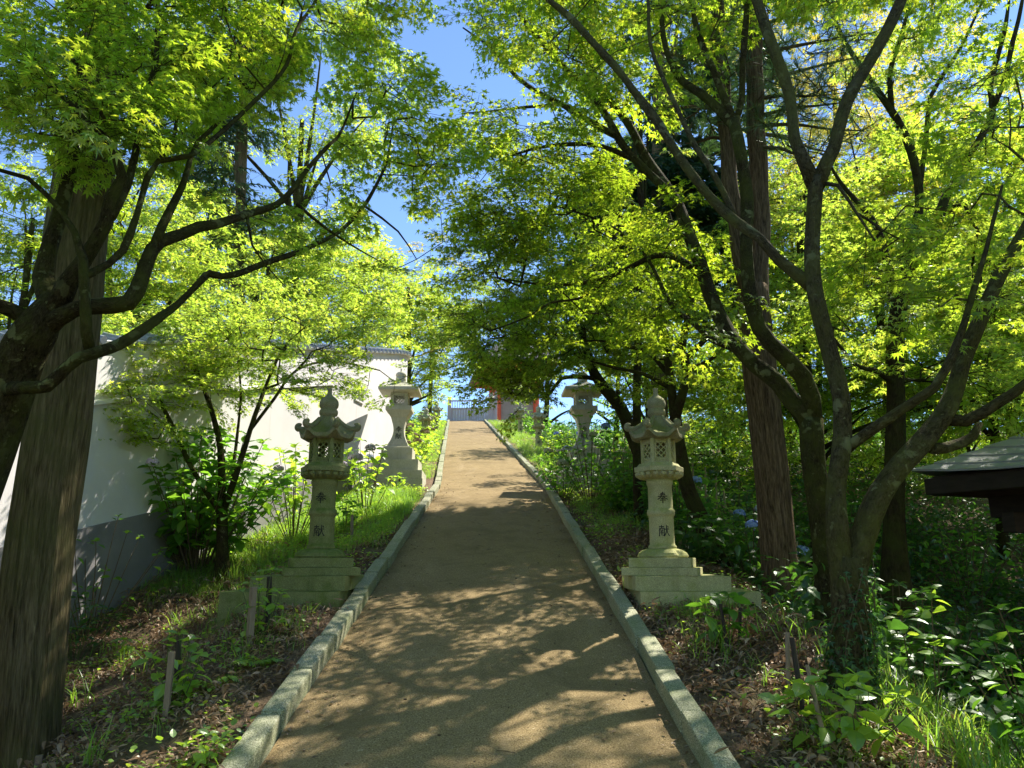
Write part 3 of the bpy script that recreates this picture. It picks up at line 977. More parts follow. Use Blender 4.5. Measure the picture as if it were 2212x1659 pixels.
# ---------------------------------------------------------------- plant stakes along the borders
M_STAKE = m_plain('weathered_stake', (.20, .15, .11), (.32, .25, .19), 8, .85, .2, stretch=(6, 6, 1))
M_DSTAKE = m_plain('dark_stake', (.025, .02, .018), (.06, .045, .04), 8, .7, .2, stretch=(6, 6, 1))
def stake(bx, by, ty, wpx, lab, dark, square=False):
    p = P_ground(bx, by)
    Yb = p[1]
    h = float(P(bx, ty, Yb)[2]) - p[2]
    r = max(.006, W(wpx, by, Yb) / 2)
    g = Geo()
    tl = rng.normal(0, .03, 2)
    q = [(p[0] + tl[0] * u, p[1] + tl[1] * u, p[2] - .1 + (h + .1) * u) for u in np.linspace(0, 1, 6)]
    if square: box(g, (p[0], p[1], p[2] - .1 + (h + .1) / 2), (2 * r, 2 * r, h + .1), rng.uniform(0, 1), .002)
    else: tube(g, q, r * (1 + .08 * rng.normal(0, 1, 6)), 9, cap=True, lump=.03, seed=int(bx))
    tag(g.build('plant_stake', M_DSTAKE if dark else M_STAKE, base=p), lab, 'stake', 'wooden stakes beside young plants')
for a in ((357, 1556, 1408, 12, 'pale stake beside the dark one, in front of the big cedar trunk', 0, 1), (386, 1500, 1385, 12, 'dark stake on the left slope beside a pale stake', 1),
          (538, 1396, 1268, 12, 'pale square stake before the plinth of the mossy lantern', 0, 1), (579, 1352, 1245, 10, 'dark stake leaning on the plinth of the mossy lantern', 1),
          (80, 1672, 1632, 14, 'short pale stake low at the foot of the left slope', 0, 1), (760, 1172, 1112, 7, 'thin stake on the bank just past the mossy lantern', 0),
          (806, 1072, 1040, 6, 'short stake at the left corner of the square lantern plinth', 0), (850, 1072, 1030, 6, 'taller pale stake before the square lantern plinth', 0), (864, 1058, 1022, 4, 'thin dark stake against the square lantern plinth', 1),
          (1579, 1418, 1305, 7, 'thin dark stake in front of the pale lantern plinth', 1), (1594, 1400, 1312, 7, 'dark stake with a young hydrangea at its side', 1),
          (1700, 1490, 1366, 10, 'brown stake in front of the red-barked tree', 0), (1739, 1544, 1378, 12, 'thick dark stake left of the forked maple trunk', 1),
          (1798, 1640, 1440, 10, 'thin brown stake standing in the leafy young hydrangea', 0)):
    stake(*a)
# ---------------------------------------------------------------- leaves
M_MAPLE = m_leaf('maple_leaf', (.055, .11, .014), (.32, .46, .022), .04, .45, ((.09, .13, .018), (.48, .52, .035)), .4)
M_MAPLE_Y = m_leaf('maple_leaf_yellowish', (.075, .125, .02), (.36, .50, .045), .04, .4, ((.11, .14, .025), (.50, .52, .06)), .5)
M_MAPLE_M = m_leaf('maple_leaf_green', (.050, .098, .012), (.25, .36, .016), .04, .45, ((.075, .11, .015), (.38, .44, .025)), .5)  # leaf colour darkened to look lit by sky alone, without sun
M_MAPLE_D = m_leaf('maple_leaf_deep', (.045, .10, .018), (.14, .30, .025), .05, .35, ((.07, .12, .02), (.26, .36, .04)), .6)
M_MAPLE_O = m_leaf('maple_leaf_tinged', (.12, .13, .03), (.46, .42, .06), .04, .3, ((.16, .11, .02), (.52, .36, .04)), .65)
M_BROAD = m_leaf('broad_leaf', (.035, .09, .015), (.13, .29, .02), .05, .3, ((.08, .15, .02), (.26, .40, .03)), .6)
M_BROAD_D = m_leaf('broad_leaf_dark', (.018, .052, .013), (.05, .13, .013), .05, .35, ((.045, .10, .02), (.12, .24, .02)), .6)  # dark leaf, its colour lowered further to deepen the shade in the hollow
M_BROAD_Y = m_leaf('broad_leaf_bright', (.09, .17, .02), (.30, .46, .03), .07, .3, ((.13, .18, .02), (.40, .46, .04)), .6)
M_PINE = m_leaf('pine_needle', (.03, .07, .025), (.05, .10, .02), .08, .35)
M_CEDAR = m_leaf('cedar_spray', (.022, .055, .025), (.03, .06, .015), .05, .35)
M_GRASS = m_leaf('grass_blade', (.06, .13, .02), (.20, .36, .03), .06, .35, ((.12, .14, .03), (.32, .36, .05)), .6)
M_TWIG = m_plain('twig_bark', (.035, .028, .018), (.075, .06, .04), 9, .9, .2)
M_BK_MAPLE = m_bark('maple_bark', (.012, .009, .004), (.042, .034, .016), (.09, .074, .038), 26, 14, .9, (.085, .095, .02), (.25, .27, .12))
M_BK_LICHEN = m_bark('lichen_maple_bark', (.018, .014, .007), (.070, .058, .030), (.14, .12, .068), 24, 12, .9, (.12, .125, .035), (.27, .29, .15))
M_BK_MAPLE_D = m_bark('dark_maple_bark', (.010, .007, .004), (.030, .022, .012), (.065, .05, .028), 18, 8, .6, (.05, .06, .015))
M_BK_CEDAR = m_bark('cedar_bark', (.035, .027, .014), (.165, .125, .068), (.34, .27, .16), 34, 2.2, 1.0, (.13, .13, .05), None, 1.6)
M_BK_RED = m_bark('reddish_cedar_bark', (.025, .017, .010), (.125, .085, .052), (.26, .19, .12), 34, 3.2, 1.0, None)
M_BK_PINE = m_bark('pine_bark', (.03, .02, .014), (.11, .076, .05), (.15, .105, .072), 24, 5, 1.0, (.05, .055, .02), None, 2.0, True)

def leaf_star(lobes, droop=.36):
    """Palmate leaf along +x from the petiole at the origin: fan about its heart."""
    if lobes >= 5:
        an = np.array([-118, -62, 0, 62, 118]) * math.pi / 180 * .95
        ln = np.array([.42, .82, 1.0, .82, .42])
        if lobes == 7: an = np.array([-135, -92, -47, 0, 47, 92, 135]) * math.pi / 180; ln = np.array([.36, .68, .9, 1, .9, .68, .36])
        nr_ = .30
    else:
        an = np.array([-72, 0, 72]) * math.pi / 180; ln = np.array([.75, 1, .75]); nr_ = .30
    rim = [(-.12, 0)]
    for k in range(len(an)):
        rim.append((ln[k] * math.cos(an[k]), ln[k] * math.sin(an[k])))
        if k < len(an) - 1:
            m = (an[k] + an[k + 1]) / 2
            rim.append((nr_ * math.cos(m), nr_ * math.sin(m)))
    p = np.array([(.04, 0)] + rim)
    z = -droop * (p ** 2).sum(1)
    n = len(rim)
    i = np.arange(n)
    return np.column_stack([p, z]), np.stack([np.zeros(n, int), 1 + i, 1 + (i + 1) % n], 1)

def leaf_oval(wid=.55, fold=.12, droop=.25):
    u = np.array([0, .18, .45, .75, 1.0])
    w = np.array([0, .34, .5, .33, 0]) * wid
    V = [(0, 0, 0)]
    for a, b in zip(u[1:4], w[1:4]): V += [(a, -b, fold * b * 2), (a, 0, 0), (a, b, fold * b * 2)]
    V.append((1, 0, 0))
    V = np.array(V, float)
    V[:, 2] -= droop * V[:, 0] ** 2
    T = [(0, 1, 2), (0, 2, 3), (7, 10, 8), (8, 10, 9)]
    for k in (0, 3):
        T += [(1 + k, 4 + k, 5 + k), (1 + k, 5 + k, 2 + k), (2 + k, 5 + k, 6 + k), (2 + k, 6 + k, 3 + k)]
    return V, np.array(T)

def rotm(yaw, pitch, roll):
    """Stack of matrices: roll about x, then pitch (nose up) about y, then yaw about z."""
    cy_, sy_, cp_, sp_, cr, sr = np.cos(yaw), np.sin(yaw), np.cos(pitch), np.sin(pitch), np.cos(roll), np.sin(roll)
    z, o_ = np.zeros_like(cy_), np.ones_like(cy_)
    A = np.stack([cy_, -sy_, z, sy_, cy_, z, z, z, o_], -1).reshape(-1, 3, 3)
    B = np.stack([cp_, z, -sp_, z, o_, z, sp_, z, cp_], -1).reshape(-1, 3, 3)
    D = np.stack([o_, z, z, z, cr, -sr, z, sr, cr], -1).reshape(-1, 3, 3)
    return A @ B @ D

def scatter(base, pos, M, sc):
    """Instances of (V,T) at pos with matrices M and scales sc -> V, T."""
    V, T = base
    n = len(pos)
    X = np.einsum('nij,vj->nvi', M, V) * np.asarray(sc)[:, None, None] + np.asarray(pos)[:, None]
    F = (T[None] + (np.arange(n) * len(V))[:, None, None]).reshape(-1, 3)
    return X.reshape(-1, 3), F

def spray_maple(n, L, leaf, lobes, seed):
    r = np.random.default_rng(seed)
    tw = []
    pos, yaw = [], []
    main = np.array([[u * L, .04 * L * math.sin(3 * u + seed), -.10 * L * u * u] for u in np.linspace(0, 1, 6)])
    axes = [(main, 0.0)]
    for u in (.25, .42, .6, .78):
        for s in (-1, 1):
            if r.random() < .12: continue
            a0 = np.array([np.interp(u * L, main[:, 0], main[:, k]) for k in range(3)])
            an = s * r.uniform(.6, 1.0)
            l = L * (1 - u * .7) * r.uniform(.45, .7)
            q = np.array([a0 + [l * k * math.cos(an * (1 - .25 * k)), l * k * math.sin(an * (1 - .25 * k)), -.1 * l * k * k + r.normal(0, .01)] for k in (0, .5, 1)])
            axes.append((q, an))
    per = max(1, n // (len(axes) * 2))
    for q, an in axes:
        for k in range(per):
            u = .25 + .75 * (k + r.random() * .6) / per
            i = u * (len(q) - 1); f = i - int(min(i, len(q) - 1.001)); i0 = min(int(i), len(q) - 2)
            c = q[i0] * (1 - f) + q[i0 + 1] * f
            for s in (-1, 1):
                pos.append(c + r.normal(0, .012, 3) + [0, 0, r.normal(0, .02)])
                yaw.append(an * .7 + s * r.uniform(.3, 1.1))
        pos.append(q[-1]); yaw.append(an)
    pos, yaw = np.array(pos), np.array(yaw)
    m = len(pos)
    pet = leaf * .45
    pos[:, 0] += np.cos(yaw) * pet; pos[:, 1] += np.sin(yaw) * pet
    M = rotm(yaw, r.normal(-.22, .28, m), r.normal(0, .38, m))
    V, T = scatter(leaf_star(lobes), pos, M, leaf * r.uniform(.62, 1.15, m))
    g = Geo()
    for q, an in axes[:1] + axes[1:]:
        tube(g, q, np.linspace(.0022, .0011, len(q)) * (L / .45), 3)
    return V, T, np.concatenate(g.V), np.concatenate(g.F[4])

def spray_pine(seed, L=.16, n=60, wd=.0032):
    r = np.random.default_rng(seed)
    u = r.random(n)
    ax = np.stack([u * .16, np.zeros(n), np.zeros(n)], 1)
    yaw = r.uniform(-1, 1, n) * 1.0; pit = r.uniform(-1, 1, n) * 1.0
    M = rotm(yaw, pit, r.uniform(0, 3.14, n))
    b = (np.array([[0, -.5, 0], [0, .5, 0], [1, 0, -.06]]), np.array([[0, 1, 2]]))
    V = b[0] * np.array([L, wd, L])
    X, F = scatter((V, b[1]), ax, M, r.uniform(.7, 1.1, n))
    g = Geo(); tube(g, [(-.05, 0, 0), (.16, 0, 0)], .004, 3)
    return X, F, np.concatenate(g.V), np.concatenate(g.F[4])

def spray_cedar(seed, L=.6, n=90):
    r = np.random.default_rng(seed)
    q = np.array([[u * L, .05 * math.sin(4 * u + seed), .05 * u - .22 * L * u * u * 1.4] for u in np.linspace(0, 1, 6)])
    u = r.random(n) ** .8
    c = np.stack([np.interp(u, np.linspace(0, 1, 6), q[:, k]) for k in range(3)], 1)
    s = np.where(r.random(n) < .5, -1, 1)
    yaw = s * r.uniform(.3, 1.2, n)
    M = rotm(yaw, r.normal(-.35, .25, n), r.normal(0, .6, n))
    b = (np.array([[0, -.035, 0], [.45, -.09, 0], [1, 0, -.15], [.45, .09, 0], [0, .035, 0]]), np.array([[0, 1, 4], [1, 3, 4], [1, 2, 3]]))
    X, F = scatter(b, c, M, (.10 + .16 * (1 - u)) * r.uniform(.6, 1.2, n))
    g = Geo(); tube(g, q, np.linspace(.008, .003, 6), 3)
    return X, F, np.concatenate(g.V), np.concatenate(g.F[4])

SPR = {}
def sprays(kind):
    if kind not in SPR:
        k = kind
        SPR[k] = {'near': lambda: [spray_maple(44, .42, .053, 7, s) for s in range(6)],
                  'mid': lambda: [spray_maple(52, .50, .052, 5, 20 + s) for s in range(6)],
                  'far': lambda: [spray_maple(54, .75, .080, 3, 40 + s) for s in range(6)],
                  'vfar': lambda: [spray_maple(40, 1.25, .165, 3, 60 + s) for s in range(6)],
                  'pine': lambda: [spray_pine(80 + s) for s in range(5)],
                  'cedar': lambda: [spray_cedar(90 + s) for s in range(5)],
                  'cedarfar': lambda: [spray_cedar(97 + s, .95, 60) for s in range(5)]}[k]()
    return SPR[kind]

def in_poly(px, py, poly):
    poly = np.asarray(poly, float)
    c = np.zeros(len(px), bool)
    j = len(poly) - 1
    for i in range(len(poly)):
        xi, yi, xj, yj = *poly[i], *poly[j]
        with np.errstate(divide='ignore', invalid='ignore'):
            c ^= ((yi > py) != (yj > py)) & (px < (xj - xi) * (py - yi) / (yj - yi + 1e-9) + xi)
        j = i
    return c

# openings between the crowns (survey coordinates), kept nearly free of twigs
GAPS = [[(868, 20), (950, 10), (1020, 100), (1085, 130), (1155, 192), (1238, 205), (1248, 262), (1130, 205), (1045, 190), (965, 220), (922, 180), (890, 110)],
        [(598, 195), (690, 145), (762, 150), (690, 235), (620, 285), (580, 260)],
        [(552, 350), (630, 335), (675, 375), (640, 430), (575, 425)],
        [(808, 420), (870, 440), (906, 500), (890, 540), (840, 500)],
        [(985, 380), (1068, 340), (1062, 390), (1000, 415)],
        [(925, 592), (975, 590), (972, 630), (935, 628)],
        [(980, 770), (1003, 772), (1014, 800), (1018, 838), (1005, 856), (972, 856)],
        [(-20, 10), (40, 20), (60, 90), (20, 170), (-20, 180)], [(-20, 230), (25, 240), (35, 320), (-20, 350)], [(2120, 15), (2165, 20), (2160, 70), (2125, 60)],
        [(1205, 822), (1305, 822), (1305, 905), (1205, 905)], [(960, 868), (1066, 868), (1076, 915), (950, 915)]]

def cloud(blobs, seed):
    """Spray positions from (px, py, rx, ry, Y, dY, n) ellipses."""
    r = np.random.default_rng(seed)
    out = []
    for (cx_, cy_, rx, ry, Y, dY, n) in blobs:
        a, q = r.uniform(0, 2 * math.pi, n), r.random(n) ** .5
        q2 = Y + dY * r.uniform(-1, 1, n)
        px, py = cx_ + rx * q * np.cos(a), cy_ + ry * q * np.sin(a)
        out.append(P(px, py, q2))
    p = np.concatenate(out)
    px, py = PX(p)
    bad = np.zeros(len(p), bool)
    away = .33 * FPX / np.maximum(p[:, 1], 1) * np.clip(p[:, 1] / 14, 1, 2)
    away = np.minimum(away, 50)
    lucky = r.random(len(p)) < .04
    for gp in GAPS:
        hit = in_poly(px, py, gp)
        for k in range(6):
            hit |= in_poly(px + away * math.cos(k), py + away * math.sin(k), gp)
        bad |= hit & ~lucky
    bad |= np.linalg.norm(p - CAM, axis=1) < 2.4
    bad |= in_sunway(p) & (r.random(len(p)) < .9)
    bad |= p[:, 2] < G(p[:, 0], p[:, 1]) + .25
    return p[~bad]

def grow(limb, targets, seed, step=.28, rmax=.02):
    """Joins every spray to the limbs by forking twigs; returns tubes and the direction of each tip."""
    r = np.random.default_rng(seed)
    N0 = len(limb)
    pos = np.zeros((N0 + len(targets) * 40, 3)); pos[:N0] = limb
    par = np.full(len(pos), -1)
    n = N0
    dm = np.array([((limb - t_) ** 2).sum(1).min() for t_ in targets]) if len(targets) else np.array([])
    paths, dirs = [], np.zeros((len(targets), 3))
    for ix in np.argsort(dm):
        t_ = targets[ix]
        dv = t_ - pos[:n]
        D = (dv ** 2).sum(1) + np.where(dv[:, 2] < -.3, 1.0, 0) * .3
        i = int(np.argmin(D))
        L = float(np.linalg.norm(t_ - pos[i]))
        k = int(np.clip(L / step, 1, 38))
        p0 = pos[i]
        c = (p0 + t_) / 2 + np.array([0, 0, .10 * L]) + r.normal(0, .09 * L, 3)
        u = (np.arange(1, k + 1) / k)[:, None]
        q = (1 - u) ** 2 * p0 + 2 * u * (1 - u) * c + u * u * t_
        if k > 3: q[:-1] += r.normal(0, .018, (k - 1, 3))
        pos[n:n + k] = q
        par[n] = i; par[n + 1:n + k] = np.arange(n, n + k - 1)
        paths.append((i, n, k))
        d = t_ - (pos[n + k - 2] if k > 1 else p0)
        dirs[ix] = d
        n += k
    cnt = np.zeros(n)
    for i, s, k in paths: cnt[s + k - 1] += 1
    for j in range(n - 1, N0 - 1, -1):
        if par[j] >= 0: cnt[par[j]] += cnt[j]
    g = Geo()
    for i, s, k in paths:
        q = np.vstack([pos[i], pos[s:s + k]])
        w = np.minimum(.0022 * np.maximum(cnt[s:s + k], 1) ** .55 + .0008, rmax)
        w = np.concatenate([[w[0]], w])
        tube(g, q, w, 5 if w[0] > .008 else 4)
    return g, dirs

class Tree:
    def __init__(s, name, label, base, group=None, cat='tree'):
        s.root = thing(name, label, cat, tuple(float(v) for v in base), group)
        s.g = Geo(); s.lp = []; s.k = 0
        s.g2 = None
        s.cr = []
    def limb(s, pts, Y=None, m=10, flute=0.0, lump=.04, step=.12, root=False, wob=.0):
        """pts: (px, py, Y, width px); Y may be left to a start/end pair."""
        pts = [tuple(p) for p in pts]
        if len(pts[0]) == 3:
            n = len(pts)
            pts = [(a, b, Y[0] + (Y[1] - Y[0]) * i / (n - 1), w) for i, (a, b, w) in enumerate(pts)]
        q = np.array([[*P(a, b, y), W(w, b, y) / 2] for a, b, y, w in pts])
        q = crom(q, step)
        s.raw(q[:, :3], np.maximum(q[:, 3], .003), m, flute, lump, root)
        return s
    def raw(s, p, rad, m=10, flute=0., lump=.04, root=False):
        s.k += 1
        rad = np.array(rad, float)
        if root:
            h = p[:, 2] - p[0, 2]
            rad = rad * (1 + .55 * np.exp(-np.maximum(h, 0) / .22))
        tube(s.g, p, rad, m, flute, seed=s.k + len(s.root.name) * 7, lump=lump, cap=True)
        s.lp.append(p)
        return s
    def leaves(s, pts, kind, mat, seed=1, scale=1.0, twigs=True, tilt=.22, part='crown', link=None, dirs=None, step=.28):
        if len(pts) == 0: return s
        r = np.random.default_rng(seed)
        if dirs is None:
            lp = np.concatenate(s.lp) if link is None else link
            tg, dirs = grow(lp, pts, seed, step)
            if twigs: s.g.add(np.concatenate(tg.V), np.concatenate(tg.F[4]), uv=np.concatenate(tg.UV))
        T = sprays(kind)
        yaw = np.arctan2(dirs[:, 1], dirs[:, 0]) + r.normal(0, .55, len(pts))
        pit = np.clip(np.arctan2(dirs[:, 2], np.hypot(dirs[:, 0], dirs[:, 1]) + .05), -.8, .9) * .35 + r.normal(0, tilt, len(pts))
        if kind == 'pine': pit = pit + r.uniform(-.2, .9, len(pts))
        M = rotm(yaw, pit, r.normal(0, tilt, len(pts)))
        sc = scale * r.uniform(.75, 1.25, len(pts))
        ch = r.integers(0, len(T), len(pts))
        V, F, n = [], [], 0
        for k in range(len(T)):
            w = ch == k
            if not w.any(): continue
            X, f = scatter((T[k][0], T[k][1]), pts[w], M[w], sc[w])
            V.append(X); F.append(f + n); n += len(X)
            if twigs:
                b = T[k][2]
                X = (np.einsum('nij,vj->nvi', M[w], b) * sc[w][:, None, None] + pts[w][:, None]).reshape(-1, 3)
                f = (T[k][3][None] + (np.arange(w.sum()) * len(b))[:, None, None]).reshape(-1, 4)
                s.g.add(X, f)
        mesh(part, np.concatenate(V), [np.concatenate(F)], mat, s.root)
        return s
    def done(s, mat):
        s.g.build('trunk', mat, s.root, smooth=True)
        return s
# ---------------------------------------------------------------- near trees on the left
GM = 'maples around the path'
gp = lambda x, y: (x, y, float(G(x, y)))
# large cedar at the left edge
p0 = P(62, 1600, 5.1)
T = Tree('cedar_tree', 'huge furrowed cedar trunk at the left edge, behind the maple limbs', gp(p0[0], 5.1), 'cedars', 'tree')
T.limb([(46, 1680, 5.1, 138), (54, 1590, 5.1, 132), (76, 1300, 5.1, 132), (106, 1050, 5.1, 130), (128, 900, 5.1, 126), (148, 700, 5.1, 124), (161, 540, 5.1, 120), (186, 360, 5.1, 112), (208, 200, 5.1, 92), (226, 60, 5.1, 80), (240, -90, 5.1, 72), (262, -500, 5.1, 50), (280, -900, 5.1, 22)], m=96, flute=.030, lump=.014, step=.07)
top_ = T.lp[0][-1]
r_ = np.random.default_rng(3)
for k in range(14):
    z_ = 8.2 + k * .22
    i = int(np.argmin(np.abs(T.lp[0][:, 2] - z_)))
    c = T.lp[0][i]; a = k * 2.4; l = 1.3 - k * .05
    T.raw(np.array([c + [l * u * math.cos(a), l * u * math.sin(a), .1 * u - .35 * u * u] for u in np.linspace(0, 1, 6)]), np.linspace(.03, .008, 6), 6)
tg = np.concatenate([l[2:] + r_.normal(0, .25, (len(l) - 2, 3)) for l in T.lp[1:] for _ in range(3)])
T.leaves(tg, 'cedar', M_CEDAR, 5)
T.done(M_BK_CEDAR)

# big maple whose limbs reach over the path
T = Tree('maple_tree', 'spreading maple at the left edge with crooked limbs crossing the cedar trunk', gp(float(P(-150, 1500, 4.3)[0]), 4.3), GM)
T.limb([(-170, 1640, 4.3, 130), (-120, 1300, 4.3, 110), (-50, 1050, 4.3, 104), (8, 870, 4.3, 100), (48, 770, 4.25, 92), (82, 712, 4.2, 86), (104, 668, 4.2, 60), (120, 640, 4.2, 44)], m=24, lump=.04, step=.06)
T.limb([(75, 715, 4.2, 44), (60, 690, 4.2, 34), (20, 668, 4.1, 30), (-60, 640, 4.0, 24), (-160, 560, 3.9, 14)], lump=.06)
T.limb([(118, 660, 4.2, 48), (96, 600, 4.3, 44), (104, 545, 4.3, 34), (124, 470, 4.35, 30), (142, 390, 4.4, 27), (158, 330, 4.4, 24), (165, 230, 4.5, 20), (160, 120, 4.5, 17), (146, 0, 4.6, 14), (140, -120, 4.6, 9)], lump=.05)
T.limb([(112, 690, 4.2, 50), (145, 610, 4.15, 40), (175, 567, 4.15, 34), (230, 482, 4.1, 28), (242, 430, 4.1, 24), (266, 384, 4.1, 21), (252, 341, 4.1, 17), (230, 299, 4.1, 15), (179, 252, 4.1, 12), (141, 213, 4.1, 10), (85, 171, 4.1, 9), (0, 162, 4.1, 6)], lump=.05)
T.limb([(240, 470, 4.1, 20), (273, 405, 4.2, 17), (290, 341, 4.3, 15), (316, 213, 4.4, 13), (337, 128, 4.5, 11), (341, 0, 4.6, 9), (345, -100, 4.7, 6)])
T.limb([(197, 772, 4.1, 24), (188, 720, 4.0, 24), (184, 640, 4.0, 22), (178, 560, 4.0, 19), (160, 500, 4.0, 15), (135, 460, 4.0, 11), (60, 385, 4.0, 10), (-10, 365, 3.9, 8)], lump=.05)
T.limb([(178, 600, 4.0, 18), (200, 589, 4.05, 18), (235, 570, 4.1, 17), (265, 542, 4.15, 16), (294, 469, 4.2, 14), (318, 384, 4.3, 12), (340, 350, 4.3, 10), (375, 299, 4.4, 8), (386, 205, 4.5, 5)])
T.limb([(100, 706, 4.2, 46), (130, 684, 4.15, 38), (162, 668, 4.15, 34), (198, 662, 4.15, 36), (245, 660, 4.2, 38), (278, 654, 4.2, 37), (296, 628, 4.25, 34), (311, 584, 4.3, 31), (328, 540, 4.35, 30), (345, 522, 4.4, 28), (393, 506, 4.5, 24), (430, 490, 4.6, 22), (469, 484, 4.7, 20), (533, 463, 4.9, 17), (597, 442, 5.1, 14), (633, 408, 5.2, 12), (666, 363, 5.4, 10), (708, 316, 5.6, 8), (736, 286, 5.8, 6), (770, 200, 6.0, 4)], m=16, lump=.045, step=.06)
T.limb([(333, 535, 4.35, 22), (350, 490, 4.4, 19), (372, 445, 4.5, 17), (396, 400, 4.6, 14), (410, 345, 4.7, 11), (427, 307, 4.8, 10), (478, 256, 4.9, 8), (491, 205, 5, 7), (497, 128, 5.1, 6), (520, 20, 5.3, 4)])
T.limb([(340, 348, 4.3, 11), (410, 337, 4.4, 11), (469, 294, 4.6, 10), (555, 213, 4.8, 9), (619, 141, 5, 8), (640, 64, 5.2, 7), (683, 0, 5.4, 6), (720, -80, 5.6, 4)])
T.limb([(20, 838, 4.2, 30), (60, 838, 4.05, 30), (100, 835, 4.0, 30), (120, 818, 4.0, 28), (140, 797, 4.0, 27), (171, 773, 4.0, 26), (203, 764, 4.05, 25), (256, 745, 4.2, 22), (309, 711, 4.35, 20), (354, 679, 4.5, 18), (384, 657, 4.6, 17), (430, 610, 4.7, 16), (452, 591, 4.8, 17), (480, 597, 4.85, 14), (512, 592, 4.9, 13), (576, 567, 5.1, 12), (640, 546, 5.3, 11), (708, 515, 5.5, 10), (740, 495, 5.6, 9), (787, 444, 5.8, 8), (825, 375, 6.0, 6), (838, 337, 6.2, 5), (850, 260, 6.4, 3)], m=16, lump=.05, step=.06)
T.limb([(533, 465, 4.9, 8), (545, 530, 4.95, 5), (575, 575, 5.0, 4), (618, 620, 5.1, 2)])
T.limb([(640, 440, 5.15, 8), (700, 490, 5.3, 6), (760, 530, 5.5, 4), (830, 570, 5.7, 2)])
T.limb([(787, 444, 5.8, 6), (860, 500, 6.0, 4), (900, 560, 6.2, 2)])
pts = cloud([(150, 150, 180, 190, 4.3, .5, 92), (110, 230, 130, 120, 4.0, .4, 30), (430, 90, 200, 130, 5.0, .6, 86), (640, 90, 130, 130, 5.6, .6, 63), (800, 150, 130, 150, 6.2, .5, 86),
             (850, 330, 130, 130, 6.3, .5, 75), (880, 480, 90, 110, 6.4, .4, 26), (700, 420, 110, 110, 5.7, .4, 32), (560, 420, 90, 70, 5.2, .4, 14), (270, 260, 120, 80, 4.3, .4, 22), (40, 90, 60, 100, 4.2, .3, 12), (320, -120, 420, 100, 4.8, .8, 90), (750, -100, 200, 90, 5.6, .6, 40)], 21)
T.leaves(pts, 'near', M_MAPLE, 31)
T.done(M_BK_MAPLE)

# maple sapling by the wall
b_ = P_ground(480, 1250)
T = Tree('young_maple', 'young maple with a bright layered crown between the white wall and the mossy lantern', b_, GM)
Yb = b_[1]
T.limb([(480, 1262, Yb, 32), (480, 1200, Yb, 25), (480, 1108, Yb, 23), (478, 1080, Yb, 22)], root=True, lump=.03)
T.limb([(480, 1100, Yb, 18), (477, 974, Yb + .1, 14), (466, 920, Yb + .1, 12), (451, 868, Yb + .2, 10), (426, 804, Yb + .2, 7), (405, 740, Yb + .2, 4)])
T.limb([(484, 1095, Yb, 16), (505, 1040, Yb - .1, 13), (525, 980, Yb - .1, 12), (550, 900, Yb, 10), (586, 804, Yb + .2, 6), (620, 740, Yb + .3, 4)])
T.limb([(480, 1112, Yb, 14), (448, 1066, Yb - .1, 12), (410, 1002, Yb - .2, 11), (378, 932, Yb - .3, 9), (336, 846, Yb - .3, 8), (298, 750, Yb - .2, 6), (285, 705, Yb - .2, 4)])
T.limb([(540, 930, Yb, 8), (592, 862, Yb + .2, 7), (640, 800, Yb + .4, 5), (720, 780, Yb + .8, 4), (820, 800, Yb + 1.2, 3)])
T.limb([(500, 1050, Yb, 8), (510, 960, Yb + .2, 7), (520, 860, Yb + .3, 5), (515, 780, Yb + .4, 3)])
T.limb([(380, 940, Yb - .3, 6), (310, 880, Yb - .5, 4), (230, 850, Yb - .7, 3)])
pts = cloud([(300, 790, 110, 60, Yb - .3, .5, 99), (270, 870, 100, 60, Yb - .5, .4, 84), (420, 740, 170, 65, Yb + .2, .6, 150), (400, 840, 130, 55, Yb, .5, 90), (640, 700, 170, 55, Yb + .5, .6, 90), (580, 740, 150, 70, Yb + .4, .6, 112), (640, 800, 150, 50, Yb + .5, .5, 75), (760, 790, 130, 45, Yb + 1.0, .4, 60), (800, 830, 90, 25, Yb + 1.2, .3, 33), (560, 850, 80, 40, Yb + .2, .4, 24), (300, 930, 70, 25, Yb - .5, .3, 18), (700, 910, 60, 25, Yb + .3, .3, 9), (230, 830, 80, 70, Yb - .5, .4, 70), (200, 900, 60, 40, Yb - .6, .3, 30), (330, 730, 120, 60, Yb, .5, 70), (520, 800, 120, 50, Yb + .1, .5, 60), (880, 800, 50, 25, Yb + 1.2, .3, 20)], 22)
T.leaves(pts, 'mid', M_MAPLE_Y, 32, .9, tilt=.16)
T.done(M_BK_MAPLE)

# ---------------------------------------------------------------- near trees on the right
b_ = P_ground(1835, 1490)
T = Tree('maple_tree', 'lichen-spotted maple at the right, forking low into two thick limbs', b_, GM)
Yb = float(b_[1])
T.limb([(1832, 1510, Yb, 103), (1836, 1440, Yb, 86), (1838, 1350, Yb, 76), (1836, 1270, Yb, 76), (1832, 1205, Yb, 60)], m=28, lump=.03, step=.06)
T.limb([(1830, 1290, Yb, 52), (1812, 1190, Yb, 48), (1804, 1120, Yb, 43), (1802, 1060, Yb + .05, 41), (1812, 1000, Yb + .05, 41), (1822, 940, Yb + .1, 40), (1820, 860, Yb + .1, 36), (1804, 800, Yb + .15, 36), (1787, 745, Yb + .2, 34), (1768, 670, Yb + .2, 34), (1757, 597, Yb + .25, 33), (1755, 500, Yb + .3, 32), (1761, 385, Yb + .3, 34)], m=18, lump=.04, step=.07)
T.limb([(1758, 400, Yb + .3, 34), (1735, 345, Yb + .3, 28), (1716, 299, Yb + .35, 26), (1705, 205, Yb + .4, 24), (1667, 93, Yb + .4, 23), (1634, 0, Yb + .5, 21), (1600, -100, Yb + .5, 18), (1560, -250, Yb + .6, 10)], lump=.04)
